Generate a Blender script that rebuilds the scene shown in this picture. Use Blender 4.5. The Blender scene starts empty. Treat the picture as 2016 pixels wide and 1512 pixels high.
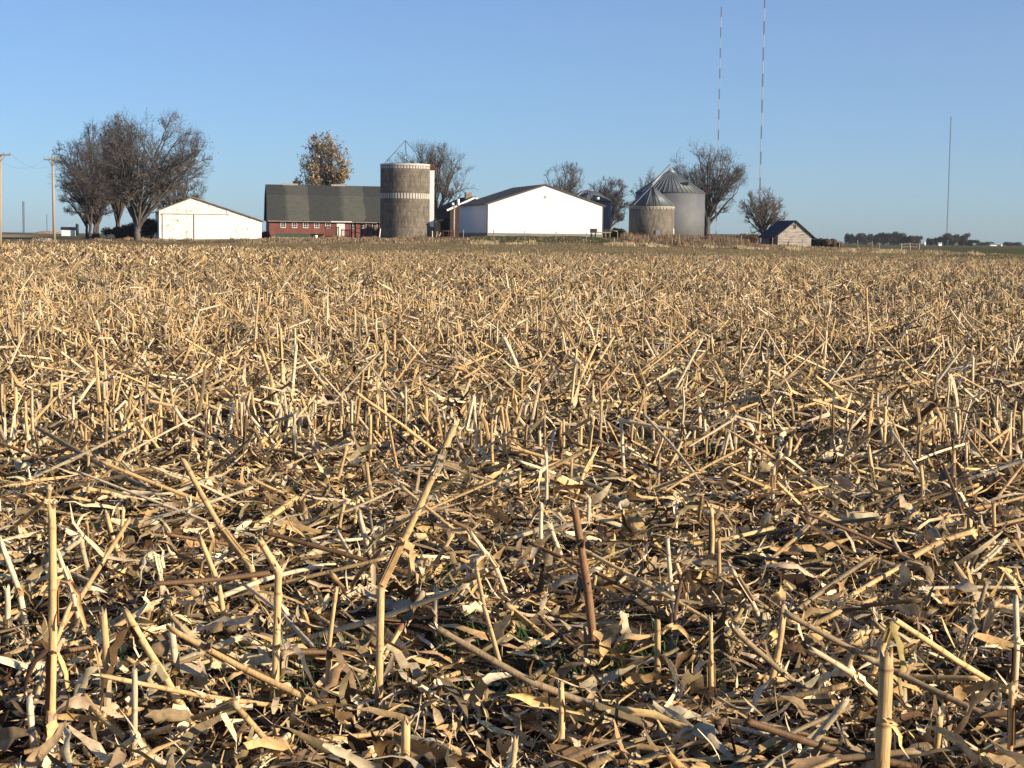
import bpy, math, random
import numpy as np
from mathutils import Vector, Matrix

R = math.radians
scene = bpy.context.scene
# ------------------------------------------------------------------ camera
FPX, CX, CY = 3263.0, 1008.0, 756.0
HOR = 468.0
PITCH = math.atan((CY - HOR) / FPX)
ROLL = 0.0125
EYE = 1.6
_f = np.array([0, math.cos(PITCH), -math.sin(PITCH)])
_r0 = np.array([1.0, 0, 0]); _u0 = np.array([0, math.sin(PITCH), math.cos(PITCH)])
_r = math.cos(ROLL) * _r0 + math.sin(ROLL) * _u0
_u = -math.sin(ROLL) * _r0 + math.cos(ROLL) * _u0
cam_d = bpy.data.cameras.new('camera'); cam = bpy.data.objects.new('camera', cam_d)
scene.collection.objects.link(cam)
cam.matrix_world = Matrix(((_r[0], _u[0], -_f[0], 0), (_r[1], _u[1], -_f[1], 0), (_r[2], _u[2], -_f[2], EYE), (0, 0, 0, 1)))
cam_d.sensor_width = 36; cam_d.lens = 36 * FPX / 2016
cam_d.clip_start = 0.1; cam_d.clip_end = 20000
scene.camera = cam
# ------------------------------------------------------------------ light
SUN_EL, SUN_AZ = 17.0, 117.0          # azimuth clockwise from +Y
world = bpy.data.worlds.new('World'); scene.world = world; world.use_nodes = True
nt = world.node_tree; nt.nodes.clear()
wo = nt.nodes.new('ShaderNodeOutputWorld'); bg = nt.nodes.new('ShaderNodeBackground')
sky = nt.nodes.new('ShaderNodeTexSky'); sky.sky_type = 'NISHITA'; sky.sun_disc = False
sky.sun_elevation = R(SUN_EL); sky.sun_rotation = R(SUN_AZ)
sky.air_density = 0.76; sky.dust_density = 0.45; sky.ozone_density = 6.0; sky.altitude = 200
bg.inputs['Strength'].default_value = 0.096
nt.links.new(sky.outputs[0], bg.inputs[0]); nt.links.new(bg.outputs[0], wo.inputs[0])
sl = bpy.data.lights.new('sun', 'SUN'); sl.energy = 5.0; sl.angle = R(0.5); sl.color = (1.0, 0.84, 0.64)
so = bpy.data.objects.new('sun', sl); scene.collection.objects.link(so)
sd = Vector((math.sin(R(SUN_AZ)) * math.cos(R(SUN_EL)), math.cos(R(SUN_AZ)) * math.cos(R(SUN_EL)), math.sin(R(SUN_EL))))
so.rotation_euler = sd.to_track_quat('Z', 'Y').to_euler(); so.location = (40, -20, 60)
vs = scene.view_settings
scene.display_settings.display_device = 'sRGB'
vs.view_transform = 'Standard'; vs.look = 'None'; vs.gamma = 1; vs.exposure = 0.72; vs.use_curve_mapping = False
scene.cycles.max_bounces = 6; scene.cycles.diffuse_bounces = 3; scene.cycles.transmission_bounces = 4
scene.cycles.volume_bounces = 0

# ------------------------------------------------------------------ helpers
def ray(px, py):
    return _f + _r * ((px - CX) / FPX) + _u * ((CY - py) / FPX)
def W(px, py, D):
    d = ray(px, py); return np.array([0, 0, EYE]) + d * (D / d[1])
def G(px, py, z=0.0):
    d = ray(px, py); return np.array([0, 0, EYE]) + d * ((z - EYE) / d[2])
def sstep(a, b, x):
    t = np.clip((np.asarray(x) - a) / (b - a), 0, 1); return t * t * (3 - 2 * t)
_ax = [-400, -110, -80, -62, -52, -38, -25, -13, -2, 6, 12, 18, 26, 34, 45, 60, 120, 500]
_az = [0.2, 0.2, .5, .75, .85, .95, 1.2, 1.45, 1.72, 1.78, 1.72, 1.5, 1.35, 1.05, .75, .6, .3, .2]
def Hm(x, y):
    x = np.asarray(x, float); y = np.asarray(y, float)
    k = 205.0 / np.maximum(y, 60)
    A = np.interp(x * np.where(y > 205, k, 1.0), _ax, _az)
    up = sstep(153, 198, y)
    return A * up * (1 - 0.8 * sstep(270, 700, y))
def Hf(x, y):
    x = np.asarray(x, float); y = np.asarray(y, float)
    m = sstep(120, 148, y)*-1 + 1
    n = 0.018 * np.sin(x * 3.1 + np.sin(y * 1.7) * 1.3) * np.sin(y * 2.3 + 1.0) + 0.012 * np.sin(x * 9.3 + y * 4.1) * np.cos(y * 8.7 - x * 3.3) \
        + 0.02 * np.cos(y * 2 * np.pi / 0.76)
    return Hm(x, y) + n * m
def col_rng(seed): return np.random.default_rng(seed)

def link(o, parent=None):
    scene.collection.objects.link(o)
    if parent is not None: o.parent = parent
    return o
def empty(name, loc=(0, 0, 0), rz=0, label=None, cat=None, group=None):
    o = bpy.data.objects.new(name, None); link(o); o.location = loc; o.rotation_euler = (0, 0, rz)
    tag(o, label, cat, group); return o
def tag(o, label=None, cat=None, group=None, kind=None):
    if label: o['label'] = label
    if cat: o['category'] = cat
    if group: o['group'] = group
    if kind: o['kind'] = kind
    return o
def copy_tree(o, parent=None):
    c = o.copy(); scene.collection.objects.link(c)
    if parent is not None: c.parent = parent
    for ch in [k for k in bpy.data.objects if k.parent == o]: copy_tree(ch, c)
    return c

# ---------- node materials
def mat(name, color, rough=0.8, metal=0.0, n_scale=4.0, n_amt=0.15, n_stretch=(1, 1, 1), bump=0.0, b_scale=20.0,
        coords='Object', spec=0.3, builder=None, color2=None, c2_scale=1.0, c2_lo=0.45, c2_hi=0.6, c2_stretch=(1, 1, 1)):
    m = bpy.data.materials.new(name); m.use_nodes = True
    t = m.node_tree; N = t.nodes; L = t.links
    bs = N['Principled BSDF']; bs.inputs['Roughness'].default_value = rough; bs.inputs['Metallic'].default_value = metal
    bs.inputs['Specular IOR Level'].default_value = spec
    tc = N.new('ShaderNodeTexCoord'); mp = N.new('ShaderNodeMapping'); mp.inputs['Scale'].default_value = n_stretch
    L.new(tc.outputs[coords], mp.inputs[0])
    nz = N.new('ShaderNodeTexNoise'); nz.inputs['Scale'].default_value = n_scale; nz.inputs['Detail'].default_value = 6
    nz.inputs['Roughness'].default_value = 0.65
    L.new(mp.outputs[0], nz.inputs[0])
    mr = N.new('ShaderNodeMapRange'); mr.inputs[1].default_value = 0.3; mr.inputs[2].default_value = 0.7
    mr.inputs[3].default_value = 1 - n_amt; mr.inputs[4].default_value = 1 + n_amt
    L.new(nz.outputs['Fac'], mr.inputs[0])
    if builder: csock = builder(m, t, tc)
    else:
        rgb = N.new('ShaderNodeRGB'); rgb.outputs[0].default_value = (*color, 1); csock = rgb.outputs[0]
    if color2 is not None:
        mp2 = N.new('ShaderNodeMapping'); mp2.inputs['Scale'].default_value = c2_stretch; L.new(tc.outputs[coords], mp2.inputs[0])
        n2 = N.new('ShaderNodeTexNoise'); n2.inputs['Scale'].default_value = c2_scale; n2.inputs['Detail'].default_value = 8
        n2.inputs['Roughness'].default_value = 0.7; L.new(mp2.outputs[0], n2.inputs[0])
        r2 = N.new('ShaderNodeMapRange'); r2.inputs[1].default_value = c2_lo; r2.inputs[2].default_value = c2_hi; L.new(n2.outputs['Fac'], r2.inputs[0])
        mx = N.new('ShaderNodeMix'); mx.data_type = 'RGBA'; L.new(r2.outputs[0], mx.inputs[0]); L.new(csock, mx.inputs[6])
        mx.inputs[7].default_value = (*color2, 1); csock = mx.outputs[2]
    ml = N.new('ShaderNodeVectorMath'); ml.operation = 'SCALE'
    L.new(csock, ml.inputs[0]); L.new(mr.outputs[0], ml.inputs['Scale'])
    L.new(ml.outputs[0], bs.inputs['Base Color'])
    if bump:
        nb = N.new('ShaderNodeTexNoise'); nb.inputs['Scale'].default_value = b_scale; nb.inputs['Detail'].default_value = 5
        L.new(mp.outputs[0], nb.inputs[0])
        bp = N.new('ShaderNodeBump'); bp.inputs['Strength'].default_value = bump; bp.inputs['Distance'].default_value = 0.05
        L.new(nb.outputs['Fac'], bp.inputs['Height']); L.new(bp.outputs[0], bs.inputs['Normal'])
    return m
def wave_bump(m, axis='X', scale=10.0, dist=0.02, strength=1.0):
    t = m.node_tree; N = t.nodes; L = t.links; bs = N['Principled BSDF']
    tc = N.new('ShaderNodeTexCoord'); w = N.new('ShaderNodeTexWave'); w.wave_type = 'BANDS'; w.bands_direction = axis
    w.inputs['Scale'].default_value = scale; L.new(tc.outputs['Object'], w.inputs[0])
    bp = N.new('ShaderNodeBump'); bp.inputs['Strength'].default_value = strength; bp.inputs['Distance'].default_value = dist
    L.new(w.outputs['Fac'], bp.inputs['Height']); L.new(bp.outputs[0], bs.inputs['Normal'])
def attr_mat(name, transl=0.0, rough=0.75, n_scale=60, n_amt=0.3, stretch=(1, 1, 1), spec=0.15):
    def b(m, t, tc):
        a = t.nodes.new('ShaderNodeAttribute'); a.attribute_name = 'col'; return a.outputs['Color']
    m = mat(name, None, rough=rough, n_scale=n_scale, n_amt=n_amt, n_stretch=stretch, builder=b, spec=spec)
    if transl:
        t = m.node_tree; N = t.nodes; L = t.links; bs = N['Principled BSDF']
        tr = N.new('ShaderNodeBsdfTranslucent'); mx = N.new('ShaderNodeMixShader'); mx.inputs[0].default_value = transl
        L.new(bs.inputs['Base Color'].links[0].from_socket, tr.inputs[0])
        L.new(bs.outputs[0], mx.inputs[1]); L.new(tr.outputs[0], mx.inputs[2])
        L.new(mx.outputs[0], N['Material Output'].inputs[0])
    return m

# ---------- bulk numpy geometry
class Geo:
    def __init__(s): s.V = []; s.F = []; s.C = []; s.M = []; s.n = 0
    def add(s, V, F, C, m=0):
        V = V.reshape(-1, 3); F = F.reshape(-1, 4)
        s.V.append(V.astype(np.float32)); s.F.append((F + s.n).astype(np.int32)); s.C.append(C.reshape(-1, 3).astype(np.float32))
        s.M.append(np.full(len(F), m, np.int32)); s.n += len(V)
    def build(s, name, mats, parent=None, smooth=False, loc=None):
        V = np.concatenate(s.V); F = np.concatenate(s.F); C = np.concatenate(s.C); Mi = np.concatenate(s.M)
        if loc is not None: V = V - np.asarray(loc, np.float32)
        me = bpy.data.meshes.new(name)
        me.vertices.add(len(V)); me.vertices.foreach_set('co', V.ravel())
        me.loops.add(F.size); me.loops.foreach_set('vertex_index', F.ravel())
        me.polygons.add(len(F)); me.polygons.foreach_set('loop_start', np.arange(0, F.size, 4, dtype=np.int32))
        me.polygons.foreach_set('loop_total', np.full(len(F), 4, np.int32))
        for m in (mats if isinstance(mats, (list, tuple)) else [mats]): me.materials.append(m)
        me.polygons.foreach_set('material_index', Mi)
        me.polygons.foreach_set('use_smooth', np.full(len(F), smooth, bool))
        me.update(calc_edges=True)
        at = me.attributes.new('col', 'FLOAT_COLOR', 'POINT')
        at.data.foreach_set('color', np.concatenate([C, np.ones((len(C), 1), np.float32)], 1).ravel())
        o = bpy.data.objects.new(name, me); link(o, parent)
        if loc is not None and parent is None: o.location = loc
        return o
def nrm(v): return v / np.maximum(np.linalg.norm(v, axis=-1, keepdims=True), 1e-9)
def tubes(geo, P, Rr, S, C, m=0, tip=None, jag=0.0, rng=None, flat=0.0):
    N, K, _ = P.shape
    T = nrm(np.gradient(P, axis=1))
    ref = np.zeros((N, 1, 3)); mt = np.abs(T.mean(1)); ref[np.arange(N), 0, np.argmin(mt, 1)] = 1
    A = nrm(np.cross(T, ref)); B = np.cross(T, A)
    if tip is not None:
        P = np.concatenate([P, P[:, -1:]], 1); A = np.concatenate([A, A[:, -1:]], 1); B = np.concatenate([B, B[:, -1:]], 1)
        T = np.concatenate([T, T[:, -1:]], 1)
        Rr = np.concatenate([Rr, Rr[:, -1:] * 0.1], 1); C = np.concatenate([C, np.broadcast_to(np.asarray(tip), (N, 1, 3))], 1); K += 1
    ph = np.arange(S) * 2 * np.pi / S
    V = P[:, :, None] + Rr[:, :, None, None] * (np.cos(ph)[None, None, :, None] * A[:, :, None] + (1 - flat) * np.sin(ph)[None, None, :, None] * B[:, :, None])
    if jag and rng is not None:
        j = rng.uniform(-0.2, 1, (N, S)) * jag
        kk = K - 2 if tip is not None else K - 1
        V[:, kk] += T[:, kk][:, None] * j[:, :, None]
    Cv = np.broadcast_to(C[:, :, None], (N, K, S, 3))
    k, s_ = np.meshgrid(np.arange(K - 1), np.arange(S), indexing='ij')
    q = np.stack([k * S + s_, k * S + (s_ + 1) % S, (k + 1) * S + (s_ + 1) % S, (k + 1) * S + s_], -1).reshape(-1, 4)
    F = q[None] + (np.arange(N) * K * S)[:, None, None]
    geo.add(V, F, Cv, m)
def ribbons(geo, P, Wd, SV, C, m=0, across=2, fold=0.0):
    N, K, _ = P.shape
    T = nrm(np.gradient(P, axis=1)) if K > 1 else None
    NV = nrm(np.cross(T, SV))
    if across == 2: V = np.stack([P - SV * Wd[..., None] / 2, P + SV * Wd[..., None] / 2], 2)
    else:
        V = np.stack([P - SV * Wd[..., None] / 2, P + NV * (np.broadcast_to(fold, (N,))[:, None, None] * Wd[..., None]), P + SV * Wd[..., None] / 2], 2)
    a = across
    Cv = np.broadcast_to(C[:, :, None], (N, K, a, 3))
    k, s_ = np.meshgrid(np.arange(K - 1), np.arange(a - 1), indexing='ij')
    q = np.stack([k * a + s_, k * a + s_ + 1, (k + 1) * a + s_ + 1, (k + 1) * a + s_], -1).reshape(-1, 4)
    F = q[None] + (np.arange(N) * K * a)[:, None, None]
    geo.add(V, F, Cv, m)

# ---------- small mesh builder for built things (local coordinates)
class MB:
    def __init__(s): s.v = []; s.f = []; s.sm = []
    def face(s, pts, smooth=False):
        n = len(s.v); s.v += [tuple(p) for p in pts]; s.f.append(tuple(range(n, n + len(pts)))); s.sm.append(smooth)
    def box(s, x0, x1, y0, y1, z0, z1):
        n = len(s.v)
        s.v += [(x0, y0, z0), (x1, y0, z0), (x1, y1, z0), (x0, y1, z0), (x0, y0, z1), (x1, y0, z1), (x1, y1, z1), (x0, y1, z1)]
        for q in ((3, 2, 1, 0), (4, 5, 6, 7), (0, 1, 5, 4), (1, 2, 6, 5), (2, 3, 7, 6), (3, 0, 4, 7)): s.f.append(tuple(n + i for i in q)); s.sm.append(False)
        return s
    def prism(s, pts, a0, a1, axis='y'):     # polygon (a,z) extruded along y (or along x with polygon (y,z))
        n = len(pts)
        mk = (lambda p, q: (p[0], q, p[1])) if axis == 'y' else (lambda p, q: (q, p[0], p[1]))
        A = [mk(p, a0) for p in pts]; B = [mk(p, a1) for p in pts]
        s.face(A); s.face(B[::-1])
        for i in range(n): j = (i + 1) % n; s.face([A[j], A[i], B[i], B[j]])
        return s
    def cyl(s, c, r0, r1, z0, z1, n=32, cap=True, a0=0.0):
        b = len(s.v)
        for z, r in ((z0, r0), (z1, r1)):
            for i in range(n):
                a = a0 + 2 * math.pi * i / n; s.v.append((c[0] + r * math.cos(a), c[1] + r * math.sin(a), z))
        for i in range(n):
            j = (i + 1) % n; s.f.append((b + i, b + j, b + n + j, b + n + i)); s.sm.append(True)
        if cap:
            s.f.append(tuple(b + n + i for i in range(n))); s.sm.append(False)
            s.f.append(tuple(b + n - 1 - i for i in range(n))); s.sm.append(False)
        return s
    def bar(s, p, q, r, n=6, r2=None):
        p = Vector(p); q = Vector(q); d = (q - p).normalized(); a = d.orthogonal().normalized(); c = d.cross(a); b = len(s.v)
        for o, rr in ((p, r), (q, r if r2 is None else r2)):
            for i in range(n):
                t = 2 * math.pi * i / n; s.v.append(tuple(o + (a * math.cos(t) + c * math.sin(t)) * rr))
        for i in range(n):
            j = (i + 1) % n; s.f.append((b + i, b + j, b + n + j, b + n + i)); s.sm.append(n > 4)
        s.f.append(tuple(b + n + i for i in range(n))); s.sm.append(False)
        s.f.append(tuple(b + n - 1 - i for i in range(n))); s.sm.append(False)
        return s
    def slab(s, p, q, v0, v1, th, axis='y'):  # thin slab whose section runs p->q (a,z), thickness th upward-normal
        dx, dz = q[0] - p[0], q[1] - p[1]; L = math.hypot(dx, dz); nx, nz = -dz / L * th, dx / L * th
        if nz < 0: nx, nz = -nx, -nz
        return s.prism([p, q, (q[0] + nx, q[1] + nz), (p[0] + nx, p[1] + nz)], v0, v1, axis)
    def build(s, name, m, parent=None, loc=None):
        me = bpy.data.meshes.new(name); me.from_pydata(s.v, [], s.f); me.materials.append(m)
        me.polygons.foreach_set('use_smooth', s.sm); me.update()
        o = bpy.data.objects.new(name, me); link(o, parent)
        if loc is not None: o.location = loc
        return o

class Frame:   # a building's local frame: origin front-left-bottom, u along the front, v to the back
    def __init__(s, px, py, D, th):
        s.O = W(px, py, D); s.th = R(th); s.u = np.array([math.cos(s.th), math.sin(s.th), 0]); s.v = np.array([-math.sin(s.th), math.cos(s.th), 0])
    def __call__(s, px, py, v=0.0):
        d = ray(px, py); C0 = np.array([0, 0, EYE]); t = np.dot(s.O + v * s.v - C0, s.v) / np.dot(d, s.v); P = C0 + d * t
        return (float(np.dot(P - s.O, s.u)), float(P[2] - s.O[2]))
    def root(s, name, label, cat, group=None): return empty(name, s.O, s.th, label, cat, group)

# ------------------------------------------------------------------ ground
def ground():
    xs = [0.0]; st = 0.07
    while xs[-1] < 3600:
        x = xs[-1]; st = 0.07 if x < 4.6 else (min(st * 1.07, 1.8) if x < 110 else st * 1.12); xs.append(x + st)
    xs = np.array([-a for a in xs[:0:-1]] + xs)
    ys = [3.0]; st = 0.07
    while ys[-1] < 2600:
        y = ys[-1]; st = 0.07 if y < 13.5 else (min(st * 1.07, 1.0) if y < 270 else st * 1.10); ys.append(y + st)
    b = [3.0]
    st = 0.1
    while b[-1] > -40: b.append(b[-1] - st); st *= 1.2
    ys = np.array(b[:0:-1] + ys)
    X, Y = np.meshgrid(xs, ys); Z = Hf(X, Y)
    V = np.stack([X, Y, Z], -1); nx = len(xs); ny = len(ys)
    i, j = np.meshgrid(np.arange(ny - 1), np.arange(nx - 1), indexing='ij'); k = i * nx + j
    F = np.stack([k, k + 1, k + nx + 1, k + nx], -1)
    rng = col_rng(3)
    soil = np.array([.045, .031, .020]); lawn = np.array([.24, .18, .085]); dry = np.array([.22, .165, .09]); grn = np.array([.075, .082, .028])
    farf = np.array([.12, .11, .05])
    wob = 1.5 * np.sin(X * .11) + 1.0 * np.sin(X * .31 + 1)
    edge = 150 + wob * .3
    a = sstep(0, 1.5, Y - edge)[..., None]; C = soil * (1 - a) + lawn * a
    n = (0.5 + 0.5 * np.sin(X * .6 + np.sin(Y * .5) * 2) * np.sin(Y * .9 + X * .2))[..., None]
    C = C * (1 + .25 * (n - .5) * a)
    a = sstep(176, 178, Y + wob)[..., None] * (1 - sstep(215, 222, Y))[..., None]
    wd = dry * (.55 + .5 * n); C = C * (1 - a) + wd * a
    bank = (sstep(179, 182, Y) * (1 - sstep(199, 202, Y)) * sstep(-6, -2, X) * (1 - sstep(11, 14, X)))[..., None]
    C = C * (1 - bank) + (grn * (.7 + .5 * n) * .8) * bank
    a = sstep(218, 226, Y)[..., None]; C = C * (1 - a) + (farf * (.8 + .4 * n)) * a
    rt = (sstep(.255, .262, X / np.maximum(Y, 1)) * sstep(152, 155, Y))[..., None]
    C = C * (1 - rt) + np.array([.10, .095, .036]) * rt
    lf = (sstep(-.28, -.30, X / np.maximum(Y, 1)) * sstep(240, 260, Y) * (1 - sstep(700, 900, Y)))[..., None]
    C = C * (1 - lf) + np.array([.40, .30, .18]) * lf
    lf = (sstep(-.27, -.29, X / np.maximum(Y, 1)) * sstep(190, 196, Y) * (1 - sstep(228, 236, Y)))[..., None]
    C = C * (1 - lf) + np.array([.07, .075, .035]) * lf
    g = Geo(); g.add(V, F, C)
    m = attr_mat('ground_soil', n_scale=2.0, n_amt=.35, rough=.95, spec=.05)
    t = m.node_tree; N = t.nodes; L = t.links; bs = N['Principled BSDF']
    tc = N.new('ShaderNodeTexCoord')
    nb = N.new('ShaderNodeTexNoise'); nb.inputs['Scale'].default_value = 45; nb.inputs['Detail'].default_value = 6; L.new(tc.outputs['Object'], nb.inputs[0])
    bp = N.new('ShaderNodeBump'); bp.inputs['Strength'].default_value = .9; bp.inputs['Distance'].default_value = .03
    L.new(nb.outputs['Fac'], bp.inputs['Height']); L.new(bp.outputs[0], bs.inputs['Normal'])
    o = g.build('ground', m, smooth=True); tag(o, 'ploughed soil, grass margin and far fields of the farm', None, None, 'structure')
ground()

# ------------------------------------------------------------------ crop residue
M_CANE = attr_mat('corn_cane', n_scale=9, n_amt=.38, stretch=(22, 22, 1.5), rough=.6, spec=.25)
M_LEAF = attr_mat('corn_leaf', transl=.12, n_scale=30, n_amt=.3, rough=.75)
M_LITT = attr_mat('corn_litter', transl=.06, n_scale=40, n_amt=.35, rough=.8)
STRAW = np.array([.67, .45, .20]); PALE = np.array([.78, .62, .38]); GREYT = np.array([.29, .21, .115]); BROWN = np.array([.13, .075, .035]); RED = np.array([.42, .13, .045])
TIPC = np.array([.72, .60, .40])
def leafcol(rng, n, br=0.0):
    w = rng.random(n) * (1 - br)
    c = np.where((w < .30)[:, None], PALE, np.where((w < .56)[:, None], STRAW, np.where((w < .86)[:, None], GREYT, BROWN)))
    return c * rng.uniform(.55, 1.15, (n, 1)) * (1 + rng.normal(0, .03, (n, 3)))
def canecol(rng, n, br=0.0):
    w = rng.random(n) * (1 - br)
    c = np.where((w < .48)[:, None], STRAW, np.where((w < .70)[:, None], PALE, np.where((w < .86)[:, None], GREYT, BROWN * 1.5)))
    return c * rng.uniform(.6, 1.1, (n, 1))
def lane_mask(x, y):
    ye = y + .25 * np.sin(x * .45)
    m = np.zeros_like(y)
    for a, b in ((7.4, 11.4), (14.2, 21.0), (26.5, 32.5), (40, 46), (55, 61), (72, 79), (94, 101)): m = np.maximum(m, sstep(a - .3, a + .3, ye) * sstep(b + .3, b - .3, ye))
    return m
def stand_density(x, y):
    """how much of the stubble still stands at (x, y): flattened wheel lanes between the rows"""
    d = np.ones_like(y)
    ye = y + .35 * np.sin(x * .45) + .02 * x
    d = d * 1.0; d = d * (1 - np.where(y < 24, .88, .62) * lane_mask(x, y))
    d = d * np.where(np.sin(x * .9 + 2.2 * np.sin(y * .23)) + np.sin(y * .55 + x * .31) > 1.15, .25, 1.0)
    d = np.where(y < 11.3, .28, d)
    lf = sstep(-.16, -.24, x / y) * sstep(60, 95, y)
    return d * (1 - .85 * lf)
def fan(rng, y0, y1, dens, k=.37, pad=.6):
    A = .5 * 2 * k * (y1 ** 2 - y0 ** 2) + 2 * pad * (y1 - y0); n = int(A * dens)
    y = np.sqrt(rng.uniform(y0 ** 2, y1 ** 2, n)); x = rng.uniform(-1, 1, n) * (k * y + pad); return x, y

def thin(rng, x, y, lo=.25):
    v = np.sin(x * 2.1 + 1.7 * np.sin(y * 1.3)) + np.sin(y * 2.9 + x * .8 + 2) + .6 * np.sin(x * 5.3 - y * 3.1)
    k = rng.random(len(x)) < lo + (1 - lo) * sstep(1.15, .1, v) ; return x[k], y[k]
def litter(geo, rng, x, y, lmin, lmax, wmin, wmax, K, across, zmax, mi, tiltmax=.5, curl=1.0, long_bias=0):
    n = len(x); L = rng.uniform(0, 1, n) ** 1.8 * (lmax - lmin) + lmin; w = rng.uniform(wmin, wmax, n)
    yaw = rng.uniform(0, 2 * np.pi, n) if not long_bias else rng.normal(0.1, .75, n) + np.pi * (rng.random(n) < .5)
    tilt = rng.normal(0, tiltmax, n); rollv = rng.normal(0, .7, n)
    d0 = np.stack([np.cos(yaw) * np.cos(tilt), np.sin(yaw) * np.cos(tilt), np.sin(tilt)], -1)
    sv = nrm(np.cross(d0, np.array([0, 0, 1.0]))); up = np.cross(sv, d0)
    s2 = sv * np.cos(rollv)[:, None] + up * np.sin(rollv)[:, None]; u2 = np.cross(s2, d0)
    t = np.linspace(-.5, .5, K)
    cv = rng.normal(0, .9, n) * curl; cv2 = rng.normal(0, .35, n) * curl
    z0 = Hf(x, y) + np.abs(d0[:, 2]) * L * .5 + rng.uniform(0, 1, n) ** 1.6 * zmax + .004
    c = np.stack([x, y, z0], -1)
    P = c[:, None] + d0[:, None] * (t * 1)[None, :, None] * L[:, None, None] + u2[:, None] * (cv * L)[:, None, None] * (t ** 2 - .08)[None, :, None] \
        + s2[:, None] * (cv2 * L)[:, None, None] * (t ** 2)[None, :, None]
    P[..., 2] = np.maximum(P[..., 2], Hf(P[..., 0], P[..., 1]) + .003)
    tw = rng.normal(0, .8, n) * curl; ang = tw[:, None] * t[None]
    SV = s2[:, None] * np.cos(ang)[..., None] + u2[:, None] * np.sin(ang)[..., None]
    prof = np.interp(t, [-.5, -.25, .15, .5], [.35, 1, .9, .06])
    if K == 2: prof = np.array([1.0, .6])
    if K > 2: P = P + u2[:, None] * (rng.normal(0, 1, (n, K)) * w[:, None] * .22)[..., None] + s2[:, None] * (rng.normal(0, 1, (n, K)) * w[:, None] * .12)[..., None]
    Wd = w[:, None] * prof[None] * rng.uniform(.65, 1.3, (n, K))
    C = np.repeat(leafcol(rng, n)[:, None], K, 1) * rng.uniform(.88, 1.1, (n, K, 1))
    ribbons(geo, P, Wd, SV, C, mi, across, fold=rng.normal(0, .22, n) if across == 3 else 0)

def field_litter():
    rng = col_rng(11); g = Geo()
    x, y = fan(rng, 3.6, 12.6, 560); x, y = thin(rng, x, y, .08); litter(g, rng, x, y, .025, .17, .006, .024, 5, 3, .04, 0, .5, .8, long_bias=1)
    x, y = fan(rng, 3.6, 11, 9); litter(g, rng, x, y, .12, .28, .045, .08, 10, 3, .07, 0, .35, 1.7)
    x, y = fan(rng, 3.6, 10, 170); x, y = thin(rng, x, y, .2); litter(g, rng, x, y, .05, .22, .003, .008, 4, 2, .06, 0, .45, .7)
    x, y = fan(rng, 3.6, 9, 300); x, y = thin(rng, x, y, .12); litter(g, rng, x, y, .012, .07, .004, .016, 3, 2, .045, 0, .6, .8)
    x, y = fan(rng, 3.6, 12.6, 42); litter(g, rng, x, y, .15, .45, .016, .048, 7, 3, .06, 0, .22, .6, long_bias=1)
    x, y = fan(rng, 3.6, 12.6, 48); x, y = thin(rng, x, y, .2); litter(g, rng, x, y, .08, .24, .02, .055, 7, 3, .05, 0, .35, 1.0)
    x, y = fan(rng, 7.3, 11.6, 42); litter(g, rng, x, y, .2, .6, .014, .036, 7, 3, .07, 0, .18, .45, long_bias=1)
    x, y = fan(rng, 12.6, 40, 260); k = rng.random(len(x)) < .18 + .82 * lane_mask(x, y); x, y = x[k], y[k]; litter(g, rng, x, y, .05, .34, .014, .042, 3, 2, .07, 0, .45, long_bias=1)
    x, y = fan(rng, 40, 151, 26); k = rng.random(len(x)) < .4 + .6 * lane_mask(x, y); x, y = x[k], y[k]; litter(g, rng, x, y, .1, .5, .03, .06, 2, 2, .10, 0, .45)
    # flattened pale residue at the far left end of the field
    x, y = fan(rng, 70, 156, 60); k = x / y < -.15 - .04 * np.sin(y * .3); litter(g, rng, x[k], y[k], .2, .7, .04, .09, 2, 2, .14, 0, .45)
    o = g.build('crop_litter', [M_LITT], smooth=True); tag(o, 'dry torn corn leaves and husks covering the field floor', 'crop residue', None, 'stuff')
field_litter()

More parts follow.
